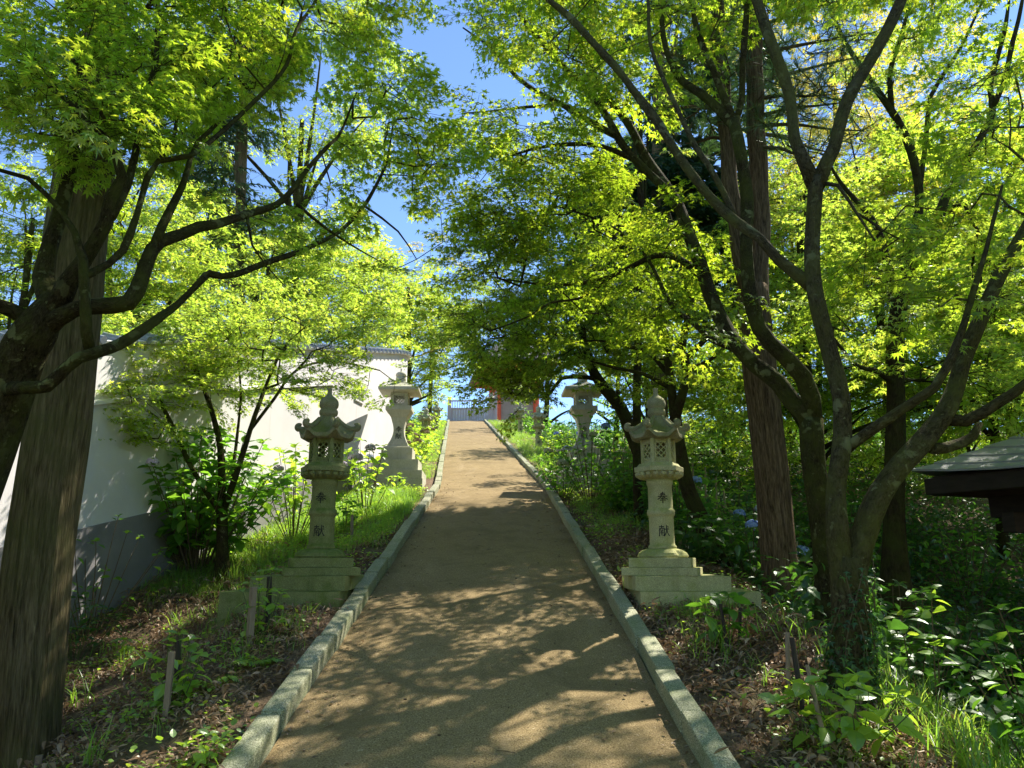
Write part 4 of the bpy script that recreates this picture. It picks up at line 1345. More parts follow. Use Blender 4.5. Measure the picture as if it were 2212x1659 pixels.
T.limb([(1764, 400, Yb + .3, 36), (1785, 350, Yb + .3, 30), (1802, 317, Yb + .3, 28), (1831, 216, Yb + .3, 27), (1891, 112, Yb + .3, 25), (1947, 0, Yb + .3, 23), (1985, -100, Yb + .3, 18), (2030, -260, Yb + .3, 10)], lump=.04)
T.limb([(1826, 972, Yb + .1, 26), (1848, 955, Yb + .05, 23), (1890, 925, Yb, 21), (1949, 883, Yb - .1, 20), (2018, 839, Yb - .2, 18), (2063, 752, Yb - .2, 16), (2100, 640, Yb - .2, 13), (2135, 520, Yb - .2, 10), (2165, 400, Yb - .2, 6)], lump=.05)
T.limb([(1760, 625, Yb + .25, 28), (1727, 597, Yb + .3, 25), (1681, 560, Yb + .35, 24), (1640, 515, Yb + .4, 22), (1584, 474, Yb + .5, 21), (1510, 399, Yb + .6, 20), (1454, 317, Yb + .7, 19), (1405, 243, Yb + .8, 18), (1323, 138, Yb + .9, 16), (1230, 37, Yb + 1.0, 14), (1185, 0, Yb + 1.05, 12), (1110, -70, Yb + 1.1, 8)], m=14, lump=.045)
T.limb([(1590, 478, Yb + .5, 14), (1566, 422, Yb + .55, 13), (1529, 355, Yb + .6, 13), (1502, 317, Yb + .65, 12), (1458, 224, Yb + .8, 10), (1428, 160, Yb + .9, 9), (1405, 97, Yb + .95, 8), (1400, 0, Yb + 1, 7)])
T.limb([(1842, 1255, Yb, 57), (1860, 1180, Yb, 53), (1880, 1110, Yb, 50), (1903, 1060, Yb, 48), (1940, 1010, Yb, 46), (1983, 965, Yb + .05, 45), (2022, 918, Yb + .1, 43), (2048, 880, Yb + .1, 40), (2068, 830, Yb + .15, 36), (2080, 780, Yb + .2, 34), (2100, 730, Yb + .2, 32), (2125, 670, Yb + .25, 29), (2148, 619, Yb + .3, 28), (2205, 511, Yb + .4, 24), (2260, 400, Yb + .5, 19), (2300, 250, Yb + .6, 10)], m=18, lump=.04, step=.07)
T.limb([(2048, 905, Yb + .1, 28), (2085, 908, Yb + .05, 26), (2122, 891, Yb, 24), (2191, 849, Yb - .1, 22), (2240, 808, Yb - .2, 18), (2330, 740, Yb - .3, 10)], lump=.05)
T.limb([(2012, 968, Yb + .05, 28), (2040, 968, Yb + .1, 26), (2075, 958, Yb + .15, 25), (2100, 944, Yb + .15, 22), (2116, 917, Yb + .2, 16)], lump=.05)
T.limb([(1775, 395, Yb + .3, 10), (1810, 400, Yb + .2, 8), (1850, 460, Yb + .1, 6), (1890, 520, Yb, 4)])
pts = cloud([(1990, 560, 160, 120, 5.0, .4, 34), (2120, 690, 110, 80, 4.9, .4, 28), (1850, -120, 420, 110, 5.6, .9, 126), (1330, -80, 260, 90, 6.4, .6, 63), (1230, 110, 140, 90, 6.6, .5, 21), (2150, 300, 100, 200, 5.3, .5, 46), (1500, 60, 120, 80, 6.2, .5, 18), (2290, 600, 120, 200, 5, .6, 57)], 23)
T.leaves(pts, 'near', M_MAPLE, 33)
T.done(M_BK_LICHEN)

b_ = P(1800, 1390, 5.9)
T = Tree('maple_tree', 'leaning maple behind the forked one, its two mossy limbs crossing the cedar towards the path', gp(b_[0], 5.9), GM)
T.limb([(1806, 1400, 5.9, 66), (1785, 1200, 5.9, 52), (1768, 1080, 5.9, 50), (1755, 980, 5.9, 48), (1752, 905, 5.9, 48)], m=18, root=True)
T.limb([(1756, 925, 5.9, 40), (1735, 888, 5.9, 38), (1711, 868, 5.95, 37), (1679, 828, 6.0, 36), (1629, 790, 6.1, 35), (1595, 750, 6.2, 34), (1570, 707, 6.3, 32), (1535, 640, 6.4, 30), (1512, 570, 6.5, 28), (1488, 504, 6.6, 27), (1457, 430, 6.8, 24), (1398, 343, 7.0, 19), (1353, 261, 7.2, 17), (1293, 183, 7.4, 14), (1250, 75, 7.6, 11), (1225, 0, 7.7, 9), (1200, -90, 7.8, 6)], m=14, lump=.04)
T.limb([(1448, 418, 6.8, 20), (1400, 372, 6.9, 18), (1346, 315, 7.0, 17), (1290, 220, 7.2, 15), (1181, 105, 7.5, 12), (1099, 0, 7.7, 9), (1040, -70, 7.8, 6)], m=12)
T.limb([(1330, 292, 7.05, 16), (1300, 278, 7.1, 15), (1211, 224, 7.3, 12), (1160, 198, 7.4, 10), (1118, 168, 7.5, 9), (1062, 105, 7.6, 6), (1000, 60, 7.7, 3)])
T.limb([(1211, 226, 7.3, 8), (1130, 232, 7.4, 6), (1062, 240, 7.5, 4), (1000, 245, 7.6, 3)])
T.limb([(1370, 345, 6.95, 12), (1300, 316, 7.0, 10), (1215, 312, 7.1, 8), (1140, 325, 7.2, 6), (1070, 350, 7.3, 4)])
T.limb([(1756, 915, 5.9, 40), (1752, 860, 5.85, 38), (1735, 815, 5.8, 37), (1700, 775, 5.8, 36), (1665, 742, 5.8, 34), (1640, 710, 5.8, 32), (1627, 670, 5.8, 31), (1617, 610, 5.85, 29), (1612, 523, 5.9, 28), (1614, 429, 6, 27), (1600, 330, 6, 26), (1585, 262, 6.1, 24)], m=14, lump=.04)
T.limb([(1582, 268, 6.1, 20), (1545, 228, 6.2, 19), (1510, 200, 6.3, 18), (1473, 175, 6.4, 16), (1447, 131, 6.5, 13), (1430, 56, 6.6, 11), (1436, -30, 6.7, 8)])
T.limb([(1584, 262, 6.1, 18), (1562, 205, 6.15, 16), (1536, 140, 6.2, 14), (1508, 70, 6.3, 13), (1495, 0, 6.4, 11), (1490, -100, 6.5, 6)])
T.limb([(1588, 265, 6.1, 16), (1602, 220, 6.1, 15), (1604, 140, 6.1, 14), (1612, 37, 6.1, 12), (1616, -60, 6.1, 8)])
T.limb([(1520, 600, 6.5, 18), (1470, 562, 6.7, 15), (1415, 552, 6.9, 13), (1320, 597, 7.2, 10), (1240, 613, 7.5, 8), (1178, 615, 7.7, 6), (1100, 605, 7.9, 3)])
T.limb([(1320, 598, 7.2, 8), (1290, 622, 7.3, 7), (1250, 645, 7.4, 6), (1186, 655, 7.6, 5), (1146, 682, 7.7, 4), (1060, 715, 7.9, 3)])
T.limb([(1590, 755, 6.2, 16), (1540, 735, 6.3, 14), (1500, 700, 6.4, 12), (1452, 662, 6.6, 10), (1425, 610, 6.8, 9), (1400, 560, 6.9, 7), (1340, 500, 7.1, 5), (1280, 470, 7.2, 4), (1200, 445, 7.4, 3)])
pts = cloud([(1060, 90, 120, 80, 7.6, .4, 64), (1160, 130, 140, 120, 7.3, .5, 101), (1100, 260, 160, 90, 7.4, .5, 118), (1010, 290, 110, 120, 7.6, .5, 101), (1290, 260, 120, 110, 7.0, .5, 68), (1180, 420, 180, 110, 7.4, .6, 169), (1060, 500, 100, 130, 7.8, .5, 111), (1330, 470, 150, 110, 7.1, .6, 126), (1180, 560, 190, 90, 7.6, .6, 169), (1330, 640, 160, 80, 7.4, .6, 118), (1120, 680, 140, 80, 7.9, .5, 111), (1450, 560, 90, 110, 6.8, .5, 44), (1500, 690, 90, 60, 6.6, .5, 28), (1420, -60, 240, 90, 6.8, .7, 44), (1080, -60, 160, 80, 7.6, .5, 44)], 24)
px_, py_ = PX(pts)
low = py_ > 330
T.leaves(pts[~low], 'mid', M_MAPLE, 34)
T.leaves(pts[low], 'mid', M_MAPLE_M, 134)  # lower crown takes the leaf colour darkened for shade
T.done(M_BK_MAPLE)

b_ = np.array(gp(2.485, 7.16))
T = Tree('pine_tree', 'straight red-barked tree right of the pale lantern, splitting into two stems with long needles', b_, None)
Yb = float(b_[1])
T.limb([(1694, 1350, Yb, 86), (1690, 1310, Yb, 79), (1682, 1200, Yb, 74), (1670, 1060, Yb, 71), (1655, 920, Yb, 70), (1641, 800, Yb, 70), (1630, 700, Yb, 70), (1624, 620, Yb, 64)], m=64, flute=.028, lump=.012, step=.07)
T.limb([(1626, 690, Yb, 48), (1602, 560, Yb - .05, 36), (1586, 460, Yb - .05, 34), (1573, 340, Yb, 33), (1565, 250, Yb, 32), (1555, 100, Yb, 30), (1545, -60, Yb, 27), (1530, -400, Yb, 14)], m=24, flute=.015)
T.limb([(1632, 690, Yb, 48), (1641, 560, Yb + .05, 40), (1640, 400, Yb + .05, 39), (1632, 230, Yb, 37), (1628, 100, Yb, 34), (1622, -60, Yb, 30), (1615, -450, Yb, 14)], m=24, flute=.015)
r_ = np.random.default_rng(8)
bl = []
for k, (x, y, dx, dy) in enumerate(((1640, 250, 190, -30), (1636, 272, 230, 10), (1640, 290, 160, 40), (1632, 180, 240, -60), (1630, 120, 260, -50), (1628, 60, 230, -70), (1636, 215, 150, -10), (1565, 240, -150, -10), (1560, 150, -190, -50), (1557, 60, -160, -60), (1625, 10, 260, -40), (1566, 200, -90, 60), (1640, 320, 120, 20), (1550, 20, -230, 10), (1620, -40, 280, -40), (1545, -60, -250, -40), (1600, 100, 60, -60), (1570, 300, -90, 10))):
    l0 = len(T.lp)
    e = r_.uniform(-.9, .9)
    T.limb([(x, y, Yb, 10), (x + dx * .35, y + dy * .3 - 6, Yb + e * .3, 8), (x + dx * .7, y + dy * .75, Yb + e * .7, 5), (x + dx, y + dy, Yb + e, 3)], m=6)
    q = T.lp[-1]
    for _ in range(26):
        i = r_.integers(len(q) // 5, len(q))
        bl.append(q[i] + r_.normal(0, 1, 3) * [.17, .17, .10] + [0, 0, .03])
bl = np.array(bl)
bl = bl[~in_sunway(bl)]
T.leaves(bl, 'pine', M_PINE, 35, 1.25, step=.12, link=np.concatenate(T.lp[3:]))
T.done(M_BK_RED)

def bgtree(name, label, px, Y, wpx, ytop, blobs, kind, mat, bark, seed, group=GM, scale=1.0, lean=0, nl=5, tilt=.22, twigs=True):
    """Tree standing at survey column px, distance Y; its crown fills the blobs."""
    x = float(P(px, 900, Y)[0])
    z = float(G(x, Y))
    T = Tree(name, label, (x, Y, z), group)
    tp = P(px + lean, ytop, Y)
    r = wpx * Y / 1600 / 2
    q = np.array([[x + (tp[0] - x) * u + .06 * math.sin(5 * u + seed), Y + .05 * math.sin(4 * u + seed), z - .15 + (tp[2] - z + .15) * u, r * (1 - .6 * u)] for u in np.linspace(0, 1, 9)])
    q = crom(q, .2)
    T.raw(q[:, :3], q[:, 3], 14, .0, .04)
    rr = np.random.default_rng(seed)
    main = T.lp[0]
    for (bx, by, rx, ry, bY, bdY, n) in blobs:
        e = P(bx + rr.normal(0, rx * .3), by + rr.normal(0, ry * .3), bY + rr.normal(0, bdY * .4))
        h = np.clip((e[2] - z) * rr.uniform(.45, .75), .5, (tp[2] - z) * .95)
        i = int(np.argmin(np.abs(main[:, 2] - (z + h))))
        s_ = main[i]
        c = (s_ + e) / 2 + [0, 0, .12 * np.linalg.norm(e - s_)] + rr.normal(0, .12, 3)
        u = np.linspace(0, 1, 10)[:, None]
        T.raw((1 - u) ** 2 * s_ + 2 * u * (1 - u) * c + u * u * e, np.linspace(r * .5, .008, 10), 7)
    T.leaves(cloud(blobs, seed), kind, mat, seed, scale, tilt=tilt, twigs=twigs, step=.35 if Y < 14 else .6)
    T.done(bark)
    return T

# maple behind the forked one
T = Tree('maple_tree', 'upright maple with many thin dark stems behind the forked maple at the right', gp(float(P(1932, 900, 7.6)[0]), 7.6), GM)
T.limb([(1935, 1330, 7.6, 60), (1933, 1150, 7.6, 46), (1932, 1047, 7.6, 42), (1935, 891, 7.6, 38), (1934, 752, 7.6, 36), (1945, 640, 7.6, 34), (1960, 560, 7.6, 30)], m=16, root=True)
T.limb([(1958, 575, 7.6, 22), (1985, 440, 7.6, 19), (1977, 355, 7.6, 18), (1948, 280, 7.6, 17), (1921, 231, 7.6, 15), (1862, 149, 7.6, 12), (1817, 75, 7.6, 9), (1787, 0, 7.6, 7), (1760, -80, 7.6, 4)])
T.limb([(1925, 238, 7.6, 13), (1924, 149, 7.55, 11), (1948, 75, 7.5, 9), (1966, 0, 7.5, 7), (1980, -80, 7.5, 4)])
T.limb([(1940, 700, 7.6, 24), (1915, 560, 7.7, 16), (1892, 485, 7.8, 14), (1862, 448, 7.8, 11), (1817, 396, 7.9, 8), (1790, 350, 8, 5)])
T.limb([(1955, 590, 7.6, 24), (2015, 515, 7.5, 20), (2041, 429, 7.5, 18), (2071, 373, 7.5, 17), (2116, 299, 7.4, 16), (2145, 243, 7.4, 14), (2138, 187, 7.4, 12), (2153, 131, 7.4, 10), (2172, 56, 7.4, 8), (2182, -20, 7.4, 5)])
T.limb([(2143, 235, 7.4, 12), (2168, 179, 7.3, 11), (2183, 112, 7.3, 10), (2205, 19, 7.3, 8), (2220, -60, 7.3, 5)])
T.limb([(1984, 430, 7.6, 12), (2000, 300, 7.7, 10), (2007, 224, 7.7, 9), (2022, 187, 7.7, 9), (2078, 97, 7.7, 7), (2123, 0, 7.7, 5)])
T.limb([(1936, 830, 7.6, 14), (1890, 800, 7.4, 11), (1850, 790, 7.3, 9), (1800, 730, 7.2, 6)])
pts = cloud([(2000, 120, 200, 150, 7.6, .7, 120), (2130, 330, 120, 180, 7.4, .6, 84), (1880, 330, 130, 110, 7.9, .6, 53), (1960, 520, 180, 110, 7.7, .7, 96), (1860, 660, 140, 70, 7.6, .6, 50), (2080, 620, 150, 100, 7.6, .6, 79), (2010, -90, 260, 80, 7.6, .7, 72), (2140, 800, 110, 60, 7.4, .5, 31), (1900, 800, 120, 40, 7.6, .5, 19)], 25)
T.leaves(pts, 'mid', M_MAPLE_Y, 36)
T.done(M_BK_MAPLE_D)

# trees just behind the right-hand lantern
T = Tree('maple_tree', 'dark slanting maple rising from behind the pale lantern', gp(float(P(1535, 1180, 8.6)[0]), 8.6), GM)
T.limb([(1545, 1230, 8.6, 44), (1522, 1140, 8.6, 36), (1487, 1057, 8.6, 34), (1467, 978, 8.6, 32), (1457, 905, 8.6, 30)], m=14, root=True)
T.limb([(1460, 920, 8.6, 22), (1447, 824, 8.6, 19), (1441, 766, 8.6, 17), (1430, 695, 8.6, 15), (1408, 602, 8.7, 12), (1373, 549, 8.8, 10), (1346, 519, 8.9, 8), (1285, 482, 9.1, 6), (1226, 442, 9.3, 4)])
T.limb([(1456, 912, 8.6, 24), (1477, 839, 8.5, 21), (1485, 800, 8.5, 20), (1473, 756, 8.5, 18), (1482, 707, 8.5, 16), (1494, 648, 8.5, 13), (1485, 604, 8.5, 10), (1500, 520, 8.5, 6)])
T.limb([(1480, 775, 8.5, 14), (1526, 730, 8.4, 12), (1544, 704, 8.4, 11), (1594, 648, 8.3, 8), (1640, 600, 8.3, 5)])
T.limb([(1484, 800, 8.5, 10), (1530, 780, 8.6, 8), (1580, 740, 8.7, 6), (1620, 720, 8.8, 4)])
T.limb([(1445, 810, 8.6, 11), (1400, 762, 8.8, 9), (1340, 745, 9, 7), (1290, 735, 9.2, 5), (1240, 740, 9.4, 3)])
T.limb([(1448, 838, 8.6, 11), (1390, 808, 8.7, 9), (1330, 795, 8.9, 7), (1260, 775, 9.1, 4)])
pts = cloud([(1330, 560, 150, 90, 9.0, .5, 90), (1240, 500, 150, 100, 9.3, .5, 99), (1250, 720, 150, 70, 9.3, .5, 90), (1500, 600, 110, 80, 8.5, .5, 54), (1560, 720, 110, 60, 8.5, .5, 45), (1390, 800, 130, 50, 8.8, .5, 51), (1590, 820, 90, 50, 8.8, .5, 27)], 26)
T.leaves(pts, 'mid', M_MAPLE_M, 37)
T.done(M_BK_MAPLE_D)

T = Tree('maple_tree', 'dark leaning maple over the half-hidden square lantern', gp(float(P(1395, 1010, 11.2)[0]), 11.2), GM)
T.limb([(1410, 1040, 11.2, 40), (1385, 985, 11.2, 32), (1358, 922, 11.2, 29), (1340, 880, 11.2, 27), (1308, 842, 11.2, 24), (1283, 806, 11.2, 22), (1269, 762, 11.2, 18), (1258, 722, 11.3, 15), (1261, 682, 11.3, 12), (1280, 620, 11.4, 8), (1290, 560, 11.5, 5)], m=14, lump=.05)
T.limb([(1270, 782, 11.2, 12), (1256, 770, 11.2, 11), (1224, 759, 11.2, 8), (1170, 745, 11.2, 5), (1110, 740, 11.2, 3)])
T.limb([(1284, 818, 11.2, 12), (1266, 815, 11.1, 10), (1213, 818, 11, 8), (1186, 853, 10.9, 6), (1154, 858, 10.8, 4), (1100, 850, 10.8, 3)])
T.limb([(1258, 700, 11.3, 9), (1220, 640, 11.4, 7), (1160, 600, 11.5, 5), (1090, 580, 11.6, 3)])
pts = cloud([(1100, 800, 45, 40, 11.0, .4, 26), (1160, 700, 150, 60, 11.2, .5, 112), (1090, 760, 110, 55, 11.1, .5, 75), (1200, 800, 130, 45, 10.9, .5, 75), (1120, 840, 110, 35, 10.7, .5, 60), (1200, 620, 140, 70, 11.4, .5, 90), (1080, 620, 110, 80, 11.6, .5, 90), (1290, 640, 110, 70, 11.4, .5, 66), (1070, 890, 60, 30, 10.6, .4, 14), (1330, 770, 90, 45, 11.2, .5, 39)], 27)
T.leaves(pts, 'mid', M_MAPLE_M, 38, 1.15)
T.done(M_BK_MAPLE_D)

# conifers behind
bgtree('cedar_tree', 'tall dark cedar behind the pale lantern, its brown trunk rising into shadowed boughs', 1420, 13, 40, -420,
       [(1430, 440, 150, 130, 13.3, .8, 170), (1390, 600, 140, 110, 13.3, .8, 130), (1540, 560, 110, 150, 13.6, .8, 140), (1350, 470, 90, 90, 13.4, .6, 70), (1450, 250, 90, 110, 13.4, .6, 80), (1530, 400, 90, 90, 13.5, .6, 70), (1460, 80, 110, 120, 13.3, .7, 110), (1470, -120, 110, 130, 13.2, .7, 120), (1480, -330, 90, 140, 13.1, .7, 110), (1560, 130, 90, 160, 13.6, .6, 70)], 'cedar', M_CEDAR, M_BK_CEDAR, 41, 'cedars', 1.15)
bgtree('cedar_tree', 'bluish cedar above the left maples with drooping boughs', 520, 17, 34, 60,
       [(520, 210, 70, 80, 17, .7, 100), (510, 340, 75, 80, 17, .7, 100), (525, 100, 50, 80, 17, .6, 60), (500, 450, 60, 70, 17, .6, 50)], 'cedarfar', M_CEDAR, M_BK_CEDAR, 42, 'cedars')
bgtree('cedar_tree', 'distant cedar trunk glimpsed between the left maple limbs', 415, 20, 24, 300,
       [(400, 300, 60, 90, 20, .8, 50), (420, 420, 60, 60, 20, .8, 40)], 'cedarfar', M_CEDAR, M_BK_CEDAR, 43, 'cedars')

# maples above the wall on the left
bgtree('maple_tree', 'sunlit maple above the wall beside the cedar trunk', 330, 12.5, 26, 520,
       [(330, 590, 170, 90, 12.5, .9, 110), (300, 470, 130, 90, 12.8, .9, 66), (450, 660, 160, 60, 12.3, .8, 70), (260, 690, 120, 55, 12.3, .8, 50)], 'far', M_MAPLE_Y, M_BK_MAPLE, 44)
bgtree('maple_tree', 'golden green maple in the middle of the left bank, above the young maple', 560, 17, 24, 520,
       [(560, 600, 170, 80, 17, .9, 120), (680, 660, 150, 70, 17, .9, 100), (500, 500, 120, 60, 17.4, .9, 50), (640, 540, 120, 60, 17.3, .9, 56), (740, 720, 120, 50, 17.5, .8, 60)], 'far', M_MAPLE_Y, M_BK_MAPLE, 45, scale=1.15)
bgtree('maple_tree', 'tall maple rising behind the others on the left, against the sky', 650, 18, 26, 260,
       [(640, 310, 110, 70, 18, 1, 50), (720, 280, 90, 70, 18, 1, 34), (420, 190, 130, 110, 17.5, 1, 60), (600, 480, 160, 50, 18, 1, 40), (760, 200, 90, 90, 18.5, 1, 34), (560, 80, 160, 90, 18, 1, 50), (700, 60, 120, 80, 18, 1, 36)], 'far', M_MAPLE_Y, M_BK_MAPLE, 46, scale=1.35)
bgtree('maple_tree', 'dense maple at the far left behind the wall', 60, 12, 26, 470,
       [(60, 580, 110, 100, 12, .9, 70), (150, 480, 110, 80, 12.4, .9, 44), (40, 690, 90, 50, 11.8, .8, 34), (40, 440, 70, 80, 12.2, .8, 24), (-100, 560, 110, 160, 12, .9, 50)], 'far', M_MAPLE, M_BK_MAPLE, 47)
bgtree('maple_tree', 'layered maple between the wall end and the path, over the square lantern', 880, 21, 18, 620,
       [(860, 640, 100, 70, 21, 1, 80), (920, 700, 65, 60, 21, 1, 60), (800, 600, 100, 60, 21.5, 1, 60), (900, 790, 70, 50, 20.5, .8, 50), (945, 760, 35, 60, 21, .8, 30), (780, 700, 90, 50, 20, 1, 40), (950, 830, 32, 30, 20.5, .6, 14)], 'far', M_MAPLE_Y, M_BK_MAPLE, 48, scale=1.25)
bgtree('maple_tree', 'reddish-tinged maple at the narrow gap of sky above the path', 930, 30, 12, 620,
       [(900, 560, 70, 40, 30, 1, 26), (930, 650, 50, 40, 30, 1, 30), (970, 690, 26, 40, 30, 1, 14), (965, 740, 22, 40, 30, 1, 12)], 'vfar', M_MAPLE_O, M_BK_MAPLE, 49)
# bright maples on the right
bgtree('maple_tree', 'bright yellow-green maple glowing behind the red-barked stems', 1730, 12, 24, 480,
       [(1720, 470, 120, 110, 12, .8, 80), (1690, 600, 110, 80, 12, .8, 60), (1830, 520, 110, 90, 12.3, .8, 60), (1770, 330, 110, 80, 12.4, .8, 40), (1700, 720, 110, 60, 12, .8, 40), (1540, 620, 70, 50, 12, .8, 16)], 'far', M_MAPLE_Y, M_BK_MAPLE_D, 50)
bgtree('maple_tree', 'orange-tinged maple in the sunlit right background', 1900, 15, 24, 480,
       [(1880, 420, 130, 110, 15, 1, 66), (2000, 480, 120, 100, 15, 1, 60), (1950, 640, 140, 80, 15, 1, 66), (1740, 400, 110, 90, 15.5, 1, 50), (1800, 220, 150, 100, 15.5, 1, 60)], 'far', M_MAPLE_O, M_BK_MAPLE_D, 51, scale=1.2)
bgtree('maple_tree', 'broad light green maple at the far right beyond the pavilion', 2120, 13, 24, 420,
       [(2130, 480, 120, 120, 13, .9, 70), (2060, 620, 130, 80, 13, .9, 60), (2150, 720, 110, 80, 13, .8, 60), (2030, 780, 130, 60, 12.6, .8, 50), (2180, 300, 90, 120, 13, .9, 40), (2290, 500, 100, 250, 13, .9, 50)], 'far', M_MAPLE_Y, M_BK_MAPLE_D, 52)
bgtree('maple_tree', 'maple with shaded lower boughs behind the bamboo fence', 1760, 13.5, 22, 700,
       [(1720, 830, 130, 70, 13.5, .8, 60), (1830, 860, 120, 60, 13.5, .8, 44), (1600, 850, 100, 60, 13.5, .8, 40), (1960, 850, 120, 60, 13, .8, 40), (2100, 880, 130, 50, 12.6, .8, 36), (1520, 820, 70, 60, 13.5, .8, 22)], 'far', M_MAPLE, M_BK_MAPLE_D, 53)
bgtree('maple_tree', 'tall maple behind the crossing limbs right of the sky gap', 1376, 10.5, 22, 200,
       [(1200, 150, 130, 80, 10.5, .5, 50), (1330, 260, 150, 100, 10.5, .5, 60), (1190, 330, 100, 70, 10.6, .5, 40), (1450, 130, 130, 100, 10.5, .6, 50), (1330, 60, 120, 70, 10.5, .6, 36)], 'mid', M_MAPLE_Y, M_BK_MAPLE_D, 54, scale=1.15)
bgtree('maple_tree', 'maple high up the right border overhanging the grass', 1330, 25, 14, 680,
       [(1320, 720, 80, 60, 25, 1, 40), (1350, 640, 90, 60, 25, 1, 40), (1300, 800, 60, 40, 24.5, .8, 34), (1230, 860, 50, 30, 24, .8, 14), (1420, 760, 90, 80, 25, 1, 30)], 'vfar', M_MAPLE, M_BK_MAPLE_D, 55, scale=.8)
bgtree('maple_tree', 'small maple between the half-hidden square lantern and the far lanterns', 1395, 17.5, 14, 760,
       [(1360, 760, 80, 50, 17.5, .8, 44), (1300, 800, 60, 40, 17.3, .8, 30), (1420, 840, 70, 40, 17.5, .7, 24)], 'far', M_MAPLE, M_BK_MAPLE_D, 56)
for k, (px, Y, blobs, lab) in enumerate(((1560, 20, [(1560, 930, 120, 60, 20, 1.5, 50), (1480, 960, 80, 40, 19, 1.2, 24)], 'low bushy maple right behind the pale lantern roof'), (1740, 19, [(1740, 940, 130, 60, 19, 1.5, 56), (1680, 1000, 100, 40, 18, 1.2, 24)], 'low bushy maple behind the red-barked tree foot'),
                                         (1900, 20, [(1900, 940, 120, 60, 20, 1.5, 56), (1950, 1000, 100, 40, 18, 1.2, 24)], 'low bushy maple seen in the fork of the spotted maple'), (2080, 19, [(2080, 930, 130, 70, 19, 1.5, 56), (2180, 900, 100, 60, 18, 1.2, 30)], 'low bushy maple over the pavilion ridge'))):
    bgtree('maple_tree', lab, px, Y, 12, 880, blobs, 'vfar', M_MAPLE if k % 2 else M_MAPLE_Y, M_BK_MAPLE_D, 110 + k, 'maples in the wood behind', .75)
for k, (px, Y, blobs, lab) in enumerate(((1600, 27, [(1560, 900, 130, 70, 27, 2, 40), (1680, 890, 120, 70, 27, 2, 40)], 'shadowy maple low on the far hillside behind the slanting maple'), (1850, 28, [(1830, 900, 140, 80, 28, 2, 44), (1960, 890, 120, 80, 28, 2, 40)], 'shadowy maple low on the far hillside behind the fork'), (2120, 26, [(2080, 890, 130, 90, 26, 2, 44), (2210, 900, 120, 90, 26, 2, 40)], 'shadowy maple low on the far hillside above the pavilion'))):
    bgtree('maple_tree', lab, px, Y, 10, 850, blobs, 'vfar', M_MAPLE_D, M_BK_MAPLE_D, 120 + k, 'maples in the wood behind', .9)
# woods beyond
for k, (px, Y, blobs, lab, kind, mat, sc) in enumerate((
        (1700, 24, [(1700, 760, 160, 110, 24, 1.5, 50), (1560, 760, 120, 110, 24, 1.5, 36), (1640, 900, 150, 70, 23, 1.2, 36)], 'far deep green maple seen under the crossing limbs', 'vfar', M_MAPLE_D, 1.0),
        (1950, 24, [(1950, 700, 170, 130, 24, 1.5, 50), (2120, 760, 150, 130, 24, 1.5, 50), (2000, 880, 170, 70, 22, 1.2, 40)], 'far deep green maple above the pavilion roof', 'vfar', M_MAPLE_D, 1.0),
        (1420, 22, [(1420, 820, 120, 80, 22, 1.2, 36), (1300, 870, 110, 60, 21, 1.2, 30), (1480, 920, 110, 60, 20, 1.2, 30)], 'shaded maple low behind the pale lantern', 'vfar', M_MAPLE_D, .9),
        (180, 24, [(150, 620, 150, 120, 24, 1.5, 46), (330, 600, 170, 110, 24, 1.5, 50), (40, 720, 120, 60, 22, 1.2, 24)], 'far maple filling the sky behind the left limbs', 'vfar', M_MAPLE, 1.0),
        (520, 26, [(520, 620, 170, 90, 26, 1.5, 46), (700, 600, 150, 100, 26, 1.5, 46), (820, 640, 110, 90, 27, 1.5, 36), (420, 520, 130, 70, 26, 1.5, 24)], 'far maple behind the golden one above the wall', 'vfar', M_MAPLE, 1.0),
        (250, 19, [(180, 330, 160, 120, 19, 1.2, 50), (320, 400, 130, 90, 19, 1.2, 36), (250, 140, 150, 110, 19, 1.2, 36)], 'tall airy maple high behind the cedar at the left', 'vfar', M_MAPLE_Y, .8),
        (1800, 21, [(1760, 120, 170, 130, 21, 1.2, 50), (1960, 200, 170, 140, 21, 1.2, 50), (2120, 120, 130, 110, 21, 1.2, 26), (1900, 380, 170, 110, 21, 1.2, 44)], 'tall maple high in the right background behind the needles', 'vfar', M_MAPLE_O, .85),
        (1180, 36, [(1260, 880, 60, 40, 34, 1.0, 16), (1160, 830, 40, 50, 36, 1.0, 12), (1200, 850, 60, 50, 35, 1.0, 14), (1200, 780, 60, 60, 36, 1.2, 14)], 'maple beside the gate at the head of the path', 'vfar', M_MAPLE, 1.0),
        (880, 38, [(900, 850, 50, 50, 38, 1.5, 10), (930, 810, 30, 50, 40, 1.5, 8)], 'small maple left of the gate at the head of the path', 'vfar', M_MAPLE_Y, .9))):
    bgtree('maple_tree', lab, px, Y, 16, int(min(b[1] for b in blobs)) + 20, blobs, kind, mat, M_BK_MAPLE_D, 60 + k, 'maples in the wood behind', sc)

